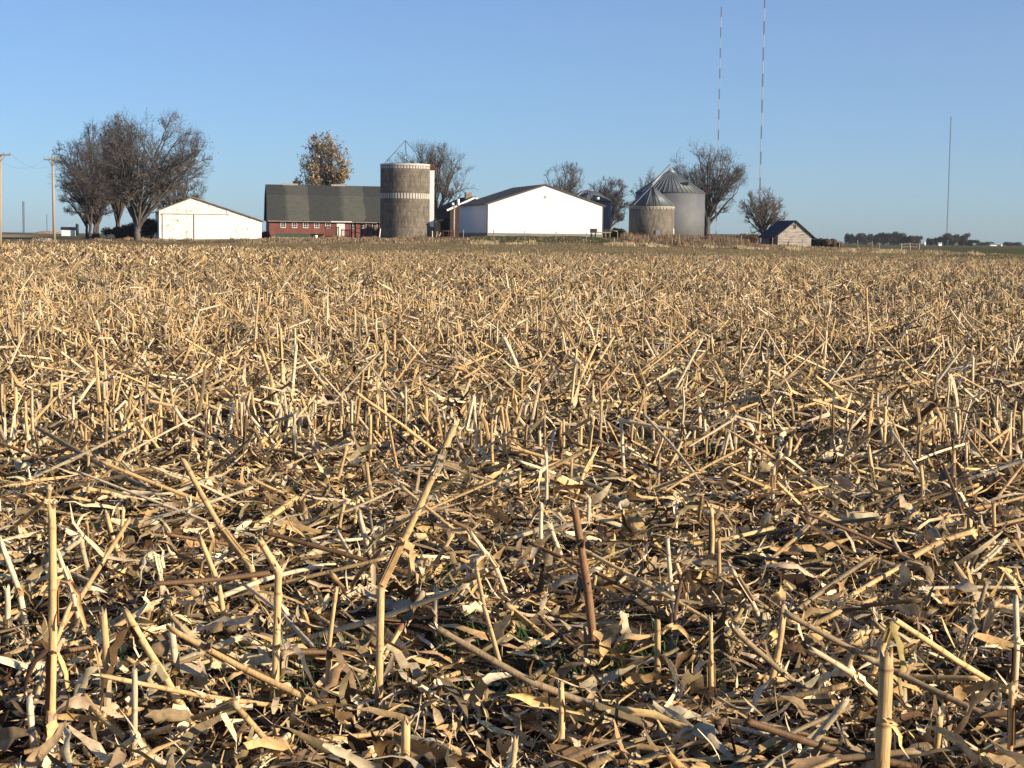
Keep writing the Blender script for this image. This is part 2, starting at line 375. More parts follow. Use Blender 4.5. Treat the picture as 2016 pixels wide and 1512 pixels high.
def bulk_stalks(g, rng, x, y, S, K, hmin, hmax, leaf=1.0, br=0.0):
    n = len(x); h = rng.uniform(hmin, hmax, n); h = np.where(rng.random(n) < .06, h * 1.7, h)
    az = rng.uniform(0, 2 * np.pi, n); ln = np.abs(rng.normal(0, .2, n)); ln = np.where(rng.random(n) < .3, rng.uniform(.35, 1.3, n), ln); h = np.where(rng.random(n) < .25, h * .6, h)
    d = np.stack([np.cos(az) * np.sin(ln), np.sin(az) * np.sin(ln), np.cos(ln)], -1)
    b = np.stack([x, y, Hf(x, y) - .01], -1); t = np.linspace(0, 1, K)
    P = b[:, None] + d[:, None] * (h[:, None] * t[None])[..., None]
    bent = rng.random(n) < .32; az2 = rng.uniform(0, 2 * np.pi, n)
    off = np.stack([np.cos(az2), np.sin(az2), -rng.uniform(.2, 1, n)], -1) * (h * .45)[:, None]
    P[:, -1] += off * bent[:, None] + rng.normal(0, .012, (n, 3))
    r = rng.uniform(.009, .0155, n); Rr = r[:, None] * np.linspace(1.1, .85, K)[None]
    C = np.repeat(canecol(rng, n, br)[:, None], K, 1); C[:, 0] = C[:, 0] * .25 + RED * .12; C[:, 1] *= .7  # shade between stalks painted in: lower rings darkened, foot also tinted red
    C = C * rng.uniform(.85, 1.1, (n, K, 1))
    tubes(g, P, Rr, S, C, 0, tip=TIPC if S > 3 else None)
    # torn leaves hanging from each stalk
    m = int(n * leaf); idx = rng.integers(0, n, m); tt = rng.uniform(.15, 1.0, m)
    st = b[idx] + d[idx] * (h[idx] * tt)[:, None]; a = rng.uniform(0, 2 * np.pi, m); L = rng.uniform(.08, .36, m)
    Kl = 3 if S < 5 else 5; s = np.linspace(0, 1, Kl)
    out = np.stack([np.cos(a), np.sin(a), np.zeros(m)], -1); rise = rng.uniform(-.8, 1.1, m); dr = rng.uniform(.4, 1.8, m)
    PL = st[:, None] + out[:, None] * (s[None] * (L * .6)[:, None])[..., None]
    PL[..., 2] += L[:, None] * (rise[:, None] * s[None] - dr[:, None] * s[None] ** 2)
    PL[..., 2] = np.maximum(PL[..., 2], Hf(PL[..., 0], PL[..., 1]) + .01)
    sv = np.stack([-np.sin(a), np.cos(a), rng.normal(0, .5, m)], -1); sv = nrm(sv)
    Wd = rng.uniform(.014, .036, m)[:, None] * np.interp(s, [0, .3, 1], [.7, 1, .25])[None]
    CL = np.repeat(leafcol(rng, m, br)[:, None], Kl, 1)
    ribbons(g, PL, Wd, np.repeat(sv[:, None], Kl, 1), CL, 1, 2)

ROW = .76
def row_points(rng, y0, y1, sp, k=.37):
    X = []; Y = []
    y = y0
    while y < y1:
        w = k * y + .5; n = int(2 * w / sp); xx = np.linspace(-w, w, n) + rng.normal(0, sp * .3, n)
        X.append(xx); Y.append(np.full(n, y) + rng.normal(0, .05, n) + .012 * xx); y += ROW
    return np.concatenate(X), np.concatenate(Y)
def field_stubble():
    rng = col_rng(21); g = Geo()
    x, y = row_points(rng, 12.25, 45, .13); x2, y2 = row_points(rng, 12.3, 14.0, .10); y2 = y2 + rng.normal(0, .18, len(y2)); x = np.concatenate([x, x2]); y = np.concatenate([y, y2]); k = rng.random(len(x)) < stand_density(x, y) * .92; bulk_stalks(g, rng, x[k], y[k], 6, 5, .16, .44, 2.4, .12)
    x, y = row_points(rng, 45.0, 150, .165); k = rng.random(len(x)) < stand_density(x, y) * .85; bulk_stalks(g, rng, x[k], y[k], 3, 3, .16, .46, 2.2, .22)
    # canes lying about between the rows
    x, y = fan(rng, 4.0, 12.2, 5.0); n = len(x); L = rng.uniform(.05, .22, n); yaw = rng.uniform(0, 6.28, n); ti = rng.normal(0, .18, n)
    d = np.stack([np.cos(yaw) * np.cos(ti), np.sin(yaw) * np.cos(ti), np.abs(np.sin(ti))], -1); b = np.stack([x, y, Hf(x, y) + .015 + rng.uniform(0, .04, n)], -1)
    P = b[:, None] + d[:, None] * (L[:, None] * np.linspace(0, 1, 4)[None])[..., None]
    tubes(g, P, np.repeat(rng.uniform(.006, .011, n)[:, None], 4, 1), 7, np.repeat(canecol(rng, n)[:, None], 4, 1) * rng.uniform(.8, 1.1, (n, 4, 1)), 0, tip=TIPC, jag=.02, rng=rng)
    x, y = fan(rng, 12.2, 100, 4.5); k = rng.random(len(x)) < .22 + .78 * lane_mask(x, y); x, y = x[k], y[k]; n = len(x); L = rng.uniform(.15, .8, n); yaw = rng.normal(.1, .9, n); ti = np.where(rng.random(n) < .4, rng.uniform(.25, 1.0, n), np.abs(rng.normal(0, .2, n)))
    d = np.stack([np.cos(yaw) * np.cos(ti), np.sin(yaw) * np.cos(ti), np.sin(ti)], -1) * np.where(rng.random(n) < .5, 1, -1)[:, None]; d[:, 2] = np.abs(d[:, 2])
    b = np.stack([x, y, Hf(x, y) + .03 + rng.uniform(0, .08, n)], -1); t = np.linspace(0, 1, 3)
    P = b[:, None] + d[:, None] * (L[:, None] * t[None])[..., None]
    tubes(g, P, np.repeat(rng.uniform(.008, .013, n)[:, None], 3, 1), 5, np.repeat(canecol(rng, n)[:, None], 3, 1), 0, tip=TIPC)
    o = g.build('corn_stubble', [M_CANE, M_LEAF]); tag(o, 'rows of cut corn stubble stretching back to the farmyard', 'corn stubble', None, 'stuff')
field_stubble()

# ---- individual stalks and canes in the foreground
def path_len(P): return np.concatenate([[0], np.cumsum(np.linalg.norm(np.diff(P, axis=0), axis=1))])
def resample(P, n):
    s = path_len(P); t = np.linspace(0, s[-1], n); return np.stack([np.interp(t, s, P[:, i]) for i in range(3)], -1), t
def make_stalk(rng, pts, r0, r1, col, name, label, cat, group, redbase=True, leaves=1, S=9):
    pts = np.asarray(pts, float); L = path_len(pts)[-1]
    seg = rng.uniform(.14, .21); ph = rng.uniform(0.02, seg); s0 = path_len(pts); kinks = s0[1:-1]
    nd = np.arange(ph, L, seg); extra = np.concatenate([(nd[:, None] + np.array([-.011, -.006, -.003, 0, .003, .006, .011])[None]).ravel(), (kinks[:, None] + np.array([-.022, -.010, 0, .010, .022])[None]).ravel()])
    t = np.unique(np.clip(np.concatenate([np.linspace(0, L, max(6, int(L / .03))), extra]), 0, L)); t = t[np.concatenate([[True], np.diff(t) > .0012])]; n = len(t)
    P = np.stack([np.interp(t, s0, pts[:, i]) for i in range(3)], -1)
    P = P + rng.normal(0, 1, 3) * (np.sin(t / L * np.pi) * .007)[:, None]
    dn = np.abs((t - ph + seg / 2) % seg - seg / 2)
    node = np.exp(-(dn / .006) ** 2); ring = np.exp(-(dn / .0045) ** 2)
    kk = np.zeros(n)
    for q_, kx in enumerate(kinks):
        a_, b_ = nrm(pts[q_ + 1] - pts[q_]), nrm(pts[q_ + 2] - pts[q_ + 1]); kk += np.exp(-((t - kx) / .022) ** 2) * min(1, (1 - np.dot(a_, b_)) * 4)
    Rr = (r0 + (r1 - r0) * t / L) * (1 + .13 * node) * (1 + .04 * np.sin(t * 45 + rng.uniform(0, 6))) * (1 + .35 * kk)
    below = ((t - ph) % seg) / seg
    C = col[None] * (1.0 + .12 * (below - .5))[:, None]
    ra_ = rng.uniform(.35, .75); C = C * (1 - ra_ * ring[:, None]) + np.array([.15, .065, .03]) * ra_ * ring[:, None]; C = C * (1 - .35 * kk[:, None]) + PALE * .35 * kk[:, None]
    if redbase:
        rb = np.clip(1 - t / rng.uniform(.05, .16), 0, 1)[:, None] * rng.uniform(.2, .8); C = C * (1 - rb) + RED * rb
    stain = (.5 + .5 * np.sin(t * rng.uniform(14, 34) + rng.uniform(0, 6)))[:, None] * rng.uniform(0, .35); C = C * (1 - stain * .6)
    g = Geo(); org = P[0].copy()
    tubes(g, P[None], Rr[None], S, C[None], 0, tip=TIPC, jag=r1 * 2.2, rng=rng, flat=.12)
    fr = []; top = P[-1]; tt_ = nrm(P[-1] - P[-2])
    for q_ in range(rng.integers(2, 6)): fr.append((top - tt_ * .012, tt_ + rng.normal(0, .28, 3), rng.uniform(.012, .045), r1 * rng.uniform(.5, 1.2)))
    for kx in kinks:
        i_ = int(np.argmin(np.abs(t - kx))); ka = nrm(P[max(0, i_ - 3)] - P[i_]); kb = nrm(P[min(n - 1, i_ + 3)] - P[i_])
        for q_ in range(rng.integers(3, 8)):
            dd_ = ka if rng.random() < .5 else kb; fr.append((P[i_] + rng.normal(0, r1 * .8, 3), -dd_ * .6 + rng.normal(0, .45, 3) + (0, 0, .2), rng.uniform(.015, .07), r1 * rng.uniform(.4, 1.1)))
    for st_, d_, l_, w_ in fr:
        d_ = nrm(np.asarray(d_)); sv_ = nrm(np.cross(d_, rng.normal(0, 1, 3))); up_ = np.cross(sv_, d_); q4 = np.linspace(0, 1, 4)
        pf = st_ + d_ * (q4 * l_)[:, None] + up_ * (q4 ** 2 * l_ * rng.normal(0, .3))[:, None]
        ribbons(g, pf[None], (w_ * np.array([1, .9, .6, .1]))[None], np.repeat(sv_[None, None], 4, 1), np.repeat((PALE * rng.uniform(.6, 1.0))[None, None], 4, 1), 0, 2)
    root = empty(name, org, 0, label, cat, group)
    o = g.build('cane', [M_CANE], None, smooth=True, loc=org); o.parent = root; o.location = (0, 0, 0)
    for q in range(leaves):
        gl = Geo(); tt = rng.uniform(.1, .95); i = int(tt * (n - 1)); st = P[i]; a = rng.uniform(0, 2 * np.pi)
        tan = nrm(P[min(i + 1, n - 1)] - P[max(i - 1, 0)]); K = 12; s = np.linspace(0, 1, K); Ll = rng.uniform(.12, .42)
        out = np.array([math.cos(a), math.sin(a), 0]); out = nrm(out - tan * np.dot(out, tan))
        rise = rng.uniform(.1, 1.0); dr = rng.uniform(.8, 2.2)
        PL = st + tan * (s * Ll * .55 * rise)[:, None] + out * (s ** 1.2 * Ll * .55 + Rr[i])[:, None]
        PL[:, 2] -= Ll * dr * s ** 2.2 * .6
        PL += rng.normal(0, .006, (K, 3)); PL[:, 2] = np.maximum(PL[:, 2], Hf(PL[:, 0], PL[:, 1]) + .012)
        sv = nrm(np.cross(tan, out)); tw = rng.normal(0, 1.3); nv = np.cross(sv, nrm(PL[-1] - PL[0]))
        SV = sv[None] * np.cos(tw * s)[:, None] + nv[None] * np.sin(tw * s)[:, None]
        Wd = rng.uniform(.018, .045) * np.interp(s, [0, .15, .6, 1], [.7, 1, .8, .12]) * rng.uniform(.75, 1.15, K)
        CL = leafcol(rng, 1) * rng.uniform(.85, 1.1, (K, 1))
        ribbons(gl, PL[None], Wd[None], SV[None], CL[None], 0, 3, fold=rng.normal(0, .25))
        # sheath hugging the cane below the blade
        k2 = max(0, i - 7); Ps = P[k2:i + 1]
        if len(Ps) > 3 and rng.random() < .85:
            ra = rng.uniform(0, 6.28, 1)
            for da in (0, .9, 1.8):
                dv = nrm(np.cross(tan, np.array([math.cos(ra[0] + da), math.sin(ra[0] + da), .1]))); sv2 = nrm(np.cross(tan, dv))
                pr = Ps + dv * (Rr[k2:i + 1] * 1.12 + .001)[:, None]; m_ = len(Ps)
                ribbons(gl, pr[None], np.full((1, m_), .022), np.repeat(sv2[None, None], m_, 1), np.repeat(CL[:1][None], m_, 1), 0, 2)
        lo = gl.build('leaf', [M_LEAF], None, smooth=True, loc=org); lo.parent = root; lo.location = (0, 0, 0)
    return root

def side_word(pts):
    d = np.asarray(pts[-1]) - np.asarray(pts[0]); an = math.degrees(math.atan2(math.hypot(d[0], d[1]), d[2]))
    if an < 12: return 'upright'
    return 'leaning right' if d[0] > 0 else 'leaning left'
# hero pieces read off the photograph: (points in photo pixels, width px, kind, label)
# 's' standing: base on the soil, rest at the depth of the base (dy = metres it leans away);  'f' fallen: heights above soil given
HS = [
 ([(98,1462),(101,1240),(102,1006)],17,'tall thick upright straw-coloured corn stalk nearest the lower left corner',0),
 ([(206,1436),(204,1320),(203,1212)],16,'upright orange-based corn stalk with a torn collar of leaf at its top',0),
 ([(540,1405),(546,1240),(549,1128),(513,1066)],15,'upright corn stalk whose snapped tip kinks to the left',0),
 ([(746,1404),(749,1290),(752,1165),(820,1020),(862,920),(895,835)],15,'tallest corn stalk, kinked halfway and reaching up to the right',.1),
 ([(793,1530),(796,1490),(799,1428)],20,'stubby upright corn stalk cut by the bottom edge of the view',0),
 ([(1402,1408),(1399,1310),(1399,1216)],9,'thin upright corn stalk standing alone between two bent canes',0),
 ([(1733,1560),(1740,1430),(1745,1300)],31,'thickest corn stump, split and ragged, bottom right foreground',0),
 ([(518,1205),(500,1115),(440,1035),(362,908)],12,'long corn stalk leaning left above the dark lying cane',.15),
 ([(389,1442),(330,1335),(248,1205)],16,'long thick straw-coloured corn stalk leaning left in the lower left',.1),
 ([(643,1372),(652,1270),(662,1162)],9,'slim upright corn stalk with a long leaf drooping beside it',0),
 ([(1172,1292),(1155,1150),(1131,1000)],17,'dark reddish weathered corn stalk leaning left near the middle',.05),
 ([(1332,1226),(1322,1150),(1314,1062)],9,'reddish corn stalk, left one of a close pair',0),
 ([(1352,1210),(1344,1170),(1332,1110)],9,'straw-coloured corn stalk, right one of a close pair',0),
 ([(1501,1374),(1522,1295),(1541,1222)],13,'corn stalk propping up a long broken cane, leaning right',0),
 ([(1691,1388),(1722,1310),(1755,1223)],14,'corn stalk beside the thick ragged stump, leaning right under a frayed husk',0),
 ([(1994,1368),(1997,1270),(1999,1180)],12,'upright red-based corn stalk at the right edge of the view',0),
 ([(1853,1356),(1900,1250),(1941,1152)],10,'slim grey corn stalk leaning right near the right edge',0),
 ([(1010,1191),(975,1120),(925,1047)],9,'corn stalk forming the right leg of an upside-down V',0),
 ([(816,1152),(850,1110),(890,1054)],9,'corn stalk forming the left leg of an upside-down V',0),
 ([(1068,1110),(1067,1050),(1066,996)],8,None,0),([(1331,1071),(1333,1030),(1333,987)],7,None,0),
 ([(53,1239),(35,1160),(0,1064)],12,None,0),([(162,1244),(140,1165),(113,1086)],10,None,0),
 ([(253,1131),(236,1080),(211,1015)],9,None,0),([(447,1242),(425,1150),(394,1061)],11,None,0),
 ([(317,1205),(313,1130),(306,1095),(296,1086)],9,None,0),([(346,1400),(342,1320),(338,1240)],15,None,0),
 ([(12,1272),(13,1210),(14,1160)],12,None,0),([(1075,1010),(1075,950),(1075,893)],7,None,0),
 ([(396,897),(372,850),(344,803)],8,None,0),([(556,786),(554,720),(552,647)],6,None,0),([(573,796),(578,740),(583,681)],7,None,0),
 ([(552,820),(534,755),(514,688)],7,None,0),([(1030,751),(1012,710),(992,664)],8,None,0),([(1162,747),(1145,720),(1127,695)],6,None,0),
 ([(1318,782),(1350,728),(1380,671)],6,None,0),([(756,772),(757,725),(757,678)],6,None,0),([(1620,752),(1624,700),(1627,655)],5,None,0),
 ([(1713,683),(1710,620),(1706,569)],5,None,0),([(1916,783),(1916,740),(1916,704)],5,None,0),([(1510,783),(1512,745),(1514,714)],6,None,0),
 ([(1882,996),(1880,940),(1878,893)],8,None,0),([(1723,979),(1717,930),(1710,882)],8,None,0),([(1815,1000),(1814,960),(1813,920)],8,None,0),
 ([(1027,1000),(1025,960),(1023,930)],7,None,0),([(500,709),(505,640),(510,570)],4,None,0),([(232,1120),(222,1070),(210,1020)],9,None,0),
 ([(1510,1240),(1480,1180),(1440,1120)],9,None,0),([(700,1040),(690,1090),(705,985)],8,None,0),([(1885,905),(1883,870),(1880,815)],6,None,0),
]
HFALL = [  # pixel points with heights above the soil
 ([(335,1238,.32),(480,1315,.18),(660,1402,.03)],14,'long dull brown cane lying with its snapped end raised, lower left'),
 ([(862,1238,.36),(1050,1342,.2),(1290,1446,.02)],16,'long straight cane sloping down to the right across the lower middle'),
 ([(1547,1207,.36),(1723,1300,.2),(1995,1440,.03)],14,'long cane sloping right from a frayed fold to the ragged stump'),
 ([(1765,1222,.38),(1880,1300,.2),(2010,1378,.04)],13,'cane sloping right from a frayed husk near the right edge'),
 ([(1062,1215,.2),(1105,1255,.12),(1160,1305,.02)],10,'short cane sloping right beside the dark reddish stalk'),
 ([(1445,1240,.3),(1540,1320,.15),(1624,1394,.02)],13,'cane sloping right, left of the thick ragged stump'),
 ([(1561,1207,.05),(1640,1150,.15),(1716,1096,.25)],12,'bright lit cane rising right behind the frayed fold'),
 ([(1797,1096,.15),(1860,1070,.2),(1913,1047,.25)],14,'thick cane lying toward the right edge, rising to a frayed end'),
 ([(1596,1219,.03),(1690,1165,.08),(1769,1117,.12)],12,'cane lying just below the bright lit cane'),
 ([(306,1149,.28),(420,1138,.26),(528,1128,.24)],13,'dark cane propped level across two stalks at left'),
 ([(470,1060,.04),(530,1020,.1),(584,980,.16)],14,'thick pale cane pointing up to the right at left centre'),
 ([(75,843,.3),(210,920,.15),(358,997,.04)],12,'long cane sloping right at the left side of the flattened lane'),
 ([(1117,803,.3),(1160,830,.15),(1200,862,.03)],9,'pale cane sloping right in the middle distance'),
 ([(1606,741,.35),(1640,770,.2),(1668,800,.04)],8,'pale cane sloping right among the farther stubble'),
 ([(1847,790,.4),(1790,835,.2),(1727,876,.03)],14,'dark thick cane sloping down left near the right side'),
 ([(1420,1138,.22),(1470,1175,.12),(1519,1212,.02)],9,'straw-coloured cane sloping right below the shaded hollow'),
 ([(1365,1070,.1),(1430,1062,.12),(1520,1040,.15)],10,'bowed yellow cane lying level at right of centre'),
 ([(0,1060,.02),(90,1120,.03),(60,950,.2)][:1]+[(90,985,.28)],11,'broken cane rising right at the left edge'),
 ([(140,1452,.02),(215,1365,.08),(300,1190,.2)][:2]+[(192,1290,.22)],11,'short pale cane crossing low beside the tall left stalk'),
 ([(1000,1420,.04),(1120,1450,.05),(1330,1480,.04)],16,'brown cane lying almost flat along the bottom edge'),
 ([(600,1460,.03),(760,1440,.05),(900,1480,.04)],13,'flat leafy cane lying along the bottom left of centre'),
 ([(1380,1425,.03),(1500,1430,.05),(1650,1462,.04)],14,'striped cane lying flat just left of the ragged stump'),
 ([(640,1010,.03),(760,1075,.1),(690,960,.2)][:1]+[(730,960,.2)],9,None),
]
LAB = []
def finish_labels():
    col = ['at the far left', 'left of centre', 'near the centre', 'right of centre', 'at the far right']
    ordw = ['first', 'second', 'third', 'fourth', 'fifth', 'sixth', 'seventh', 'eighth', 'ninth', 'tenth', 'eleventh', 'twelfth', 'thirteenth', 'fourteenth', 'fifteenth']
    by = {}
    for o, l in LAB:
        d = np.array(o.location) - [0, 0, EYE]; px = CX + FPX * np.dot(d, _r) / np.dot(d, _f); o['label'] = l
        by.setdefault(l, []).append((px, o))
    for l, v in by.items():
        if len(v) == 1: continue
        sub = {}
        for px, o in v: sub.setdefault(min(4, max(0, int(px / 2016 * 5))), []).append((px, o))
        for c, w in sub.items():
            w.sort(key=lambda q: q[0])
            for k, (px, o) in enumerate(w):
                o['label'] = f"{l}, {col[c]}" + ('' if len(w) == 1 else f", {ordw[min(k, 14)]} of {len(w)}")
def hero():
    rng = col_rng(5); cnt = 0; placed = []
    GS = 'standing corn stalks in the near rows'; GF = 'broken corn canes lying in the near rows'
    for pts, w, lab, dy in HS:
        b = G(*pts[0], 0.0); D = b[1]; b[2] = float(Hf(b[0], b[1])) - .015
        P = [b] + [W(px, py, D + dy * (i + 1) / (len(pts) - 1)) for i, (px, py) in enumerate(pts[1:])]
        r = w / FPX * D * .5
        col = {17: STRAW, 31: STRAW * .8}.get(w, None)
        if col is None: col = STRAW * rng.uniform(.85, 1.08) if rng.random() < .6 else PALE
        if lab and 'dark reddish' in lab: col = BROWN * 1.7 + RED * .1
        if lab and 'slim grey' in lab: col = GREYT
        far = D > 11
        l2 = lab or f"{'tall' if np.linalg.norm(P[-1]-P[0]) > .3 else 'short'} {side_word(P)} stalk {'in farther rows' if far else 'in trampled foreground'}"
        o_ = make_stalk(rng, P, r * 1.08, r * .92, col, 'corn_stalk', l2, 'corn stalk', GS, leaves=rng.integers(1, 4)); LAB.append((o_, l2)); placed.append((b[0], b[1])); cnt += 1
    for pts, w, lab in HFALL:
        P = []
        for px, py, h in pts:
            p = G(px, py, h); p[2] = max(p[2], float(Hf(p[0], p[1])) + .02); P.append(p)
        D = np.mean([p[1] for p in P]); r = w / FPX * D * .5
        col = BROWN * 1.1 if lab and 'dark' in lab else STRAW * .72 if lab and 'brown' in lab else (GREYT if rng.random() < .2 else STRAW * rng.uniform(.85, 1.1))
        make_stalk(rng, P[::-1] if P[0][2] > P[-1][2] else P, r, r * .85, col, 'fallen_cane', lab or 'broken cane lying among other canes in the foreground', 'corn cane', GF, redbase=False, leaves=rng.integers(0, 3))
    # the rest of the near stalks
    ys = [4.3, 4.95, 5.75, 6.55, 7.3, 8.05, 8.8, 9.6, 10.35, 11.1, 11.65, 12.0]
    cand = []
    for y in ys:
        dens = .15 if y > 11 else (.32 if y < 7 else .62)
        x = -(.33 * y + .1)
        while x < .33 * y + .1:
            cand.append((x + rng.normal(0, .03), y + rng.normal(0, .05))); x += dens * rng.uniform(.6, 1.5)
    rng.shuffle(cand)
    names = {}
    for x, y in cand:
        if cnt >= 300: break
        if min((x - a) ** 2 + (y - b) ** 2 for a, b in placed) < .012: continue
        placed.append((x, y)); cnt += 1
        h = rng.uniform(.12, .34) if y < 11 else rng.uniform(.22, .46)
        az = rng.uniform(0, 2 * np.pi); ln = abs(rng.normal(0, .2)); ln = rng.uniform(.4, 1.2) if rng.random() < .4 else ln
        d = np.array([math.cos(az) * math.sin(ln), math.sin(az) * math.sin(ln), math.cos(ln)]); b = np.array([x, y, float(Hf(x, y)) - .015])
        P = [b, b + d * h]; bent = rng.random() < .28
        if bent:
            a2 = rng.uniform(0, 2 * np.pi); l2 = rng.uniform(.1, .45); e = b + d * h + np.array([math.cos(a2), math.sin(a2), -rng.uniform(.1, .7)]) * l2
            e[2] = max(e[2], .03); P.append(e)
        r = rng.uniform(.009, .0135); col = canecol(rng, 1)[0]
        shade = 'pale' if col[0] > .55 else ('brownish' if col[0] < .33 else 'straw-coloured')
        row = 'nearest rows' if y < 6 else ('second rows' if y < 7.6 else ('flattened lane' if y < 11.2 else 'row behind lane'))
        lab = f"{shade} {'snapped-over' if bent else side_word(P)} {'short' if h < .25 else 'taller'} stalk in {row}"
        LAB.append((make_stalk(rng, P, r * 1.1, r * .9, col, 'corn_stalk', lab, 'corn stalk', GS, leaves=rng.integers(0, 3), S=7), lab))
    # scattered lying canes
    for k in range(230):
        y = math.sqrt(rng.uniform(16, 148)); x = rng.uniform(-1, 1) * (.32 * y); yaw = rng.normal(.1, .9) + (math.pi if rng.random() < .5 else 0)
        L = rng.uniform(.18, .85); z = rng.uniform(.02, .08); ti = abs(rng.normal(0, .32))
        b = np.array([x, y, float(Hf(x, y)) + z]); e = b + np.array([math.cos(yaw) * math.cos(ti), math.sin(yaw) * math.cos(ti), math.sin(ti)]) * L
        r = rng.uniform(.009, .0135); col = canecol(rng, 1)[0]
        shade = 'pale' if col[0] > .55 else ('brownish' if col[0] < .33 else 'straw-coloured')
        place = 'by the bottom edge of the view' if y < 6 else ('before the flattened lane' if y < 7.6 else 'on the flattened lane')
        place = 'by bottom edge' if y < 6 else ('before the lane' if y < 7.6 else 'on the lane')
        lab = f"{'long' if L > .45 else 'short'} {shade} {'end-raised' if ti > .2 else 'flat-lying'} cane {place}"
        o_ = make_stalk(rng, [b, (b + e) / 2 + rng.normal(0, .008, 3), e], r, r * .85, col, 'fallen_cane', lab, 'corn cane', GF, redbase=False, leaves=int(rng.random() < .4), S=7); LAB.append((o_, lab))
    finish_labels()
hero()

def green_tufts():
    rng = col_rng(8); g = Geo()
    c = [(500,1370),(640,1330),(980,1370),(1000,1345),(1190,1340),(1240,1310),(1200,1370),(170,1330),(300,1360),(730,1370),(700,1350),(900,1170),(1850,1350),(1400,900),(235,740),(430,1260),
         (1280,880),(450,720),(1370,1330),(1180,760),(1350,780),(1640,870),(960,1260),(560,1330)]
    B = []
    for px, py in c:
        p = G(px, py); k = int(rng.integers(22, 60)); sp = .10
        B.append(np.stack([p[0] + rng.normal(0, sp * 1.4, k), p[1] + rng.normal(0, sp, k), np.zeros(k)], -1))
    x, y = fan(rng, 3.8, 14, 60); v = np.sin(x * 2.1 + 1.7 * np.sin(y * 1.3)) + np.sin(y * 2.9 + x * .8 + 2) + .6 * np.sin(x * 5.3 - y * 3.1); k = v > 1.0; x, y = x[k], y[k]; B.append(np.stack([x, y, 0 * x], -1))
    B = np.concatenate(B); B[:, 2] = Hf(B[:, 0], B[:, 1]); n = len(B)
    a = rng.uniform(0, 6.28, n); L = rng.uniform(.05, .15, n); s = np.linspace(0, 1, 4); o = rng.uniform(.2, 1.0, n)
    P = B[:, None] + np.stack([np.cos(a)[:, None] * s ** 1.5 * (L * o)[:, None], np.sin(a)[:, None] * s ** 1.5 * (L * o)[:, None], L[:, None] * (s - .25 * s ** 2)[None]], -1)
    SV = np.repeat(np.stack([-np.sin(a), np.cos(a), 0 * a], -1)[:, None], 4, 1)
    C = np.repeat((np.array([.06, .13, .035]) * rng.uniform(.6, 1.6, (n, 1)))[:, None], 4, 1)
    ribbons(g, P, .0045 * np.array([1, 1, .7, .15])[None] * np.ones((n, 1)), SV, C, 0, 2)
    o = g.build('grass', [attr_mat('grass_blade', transl=.3, n_amt=.1)]); tag(o, 'small tufts of green grass sprouting between the fallen stalks', 'grass', None, 'stuff')
green_tufts()

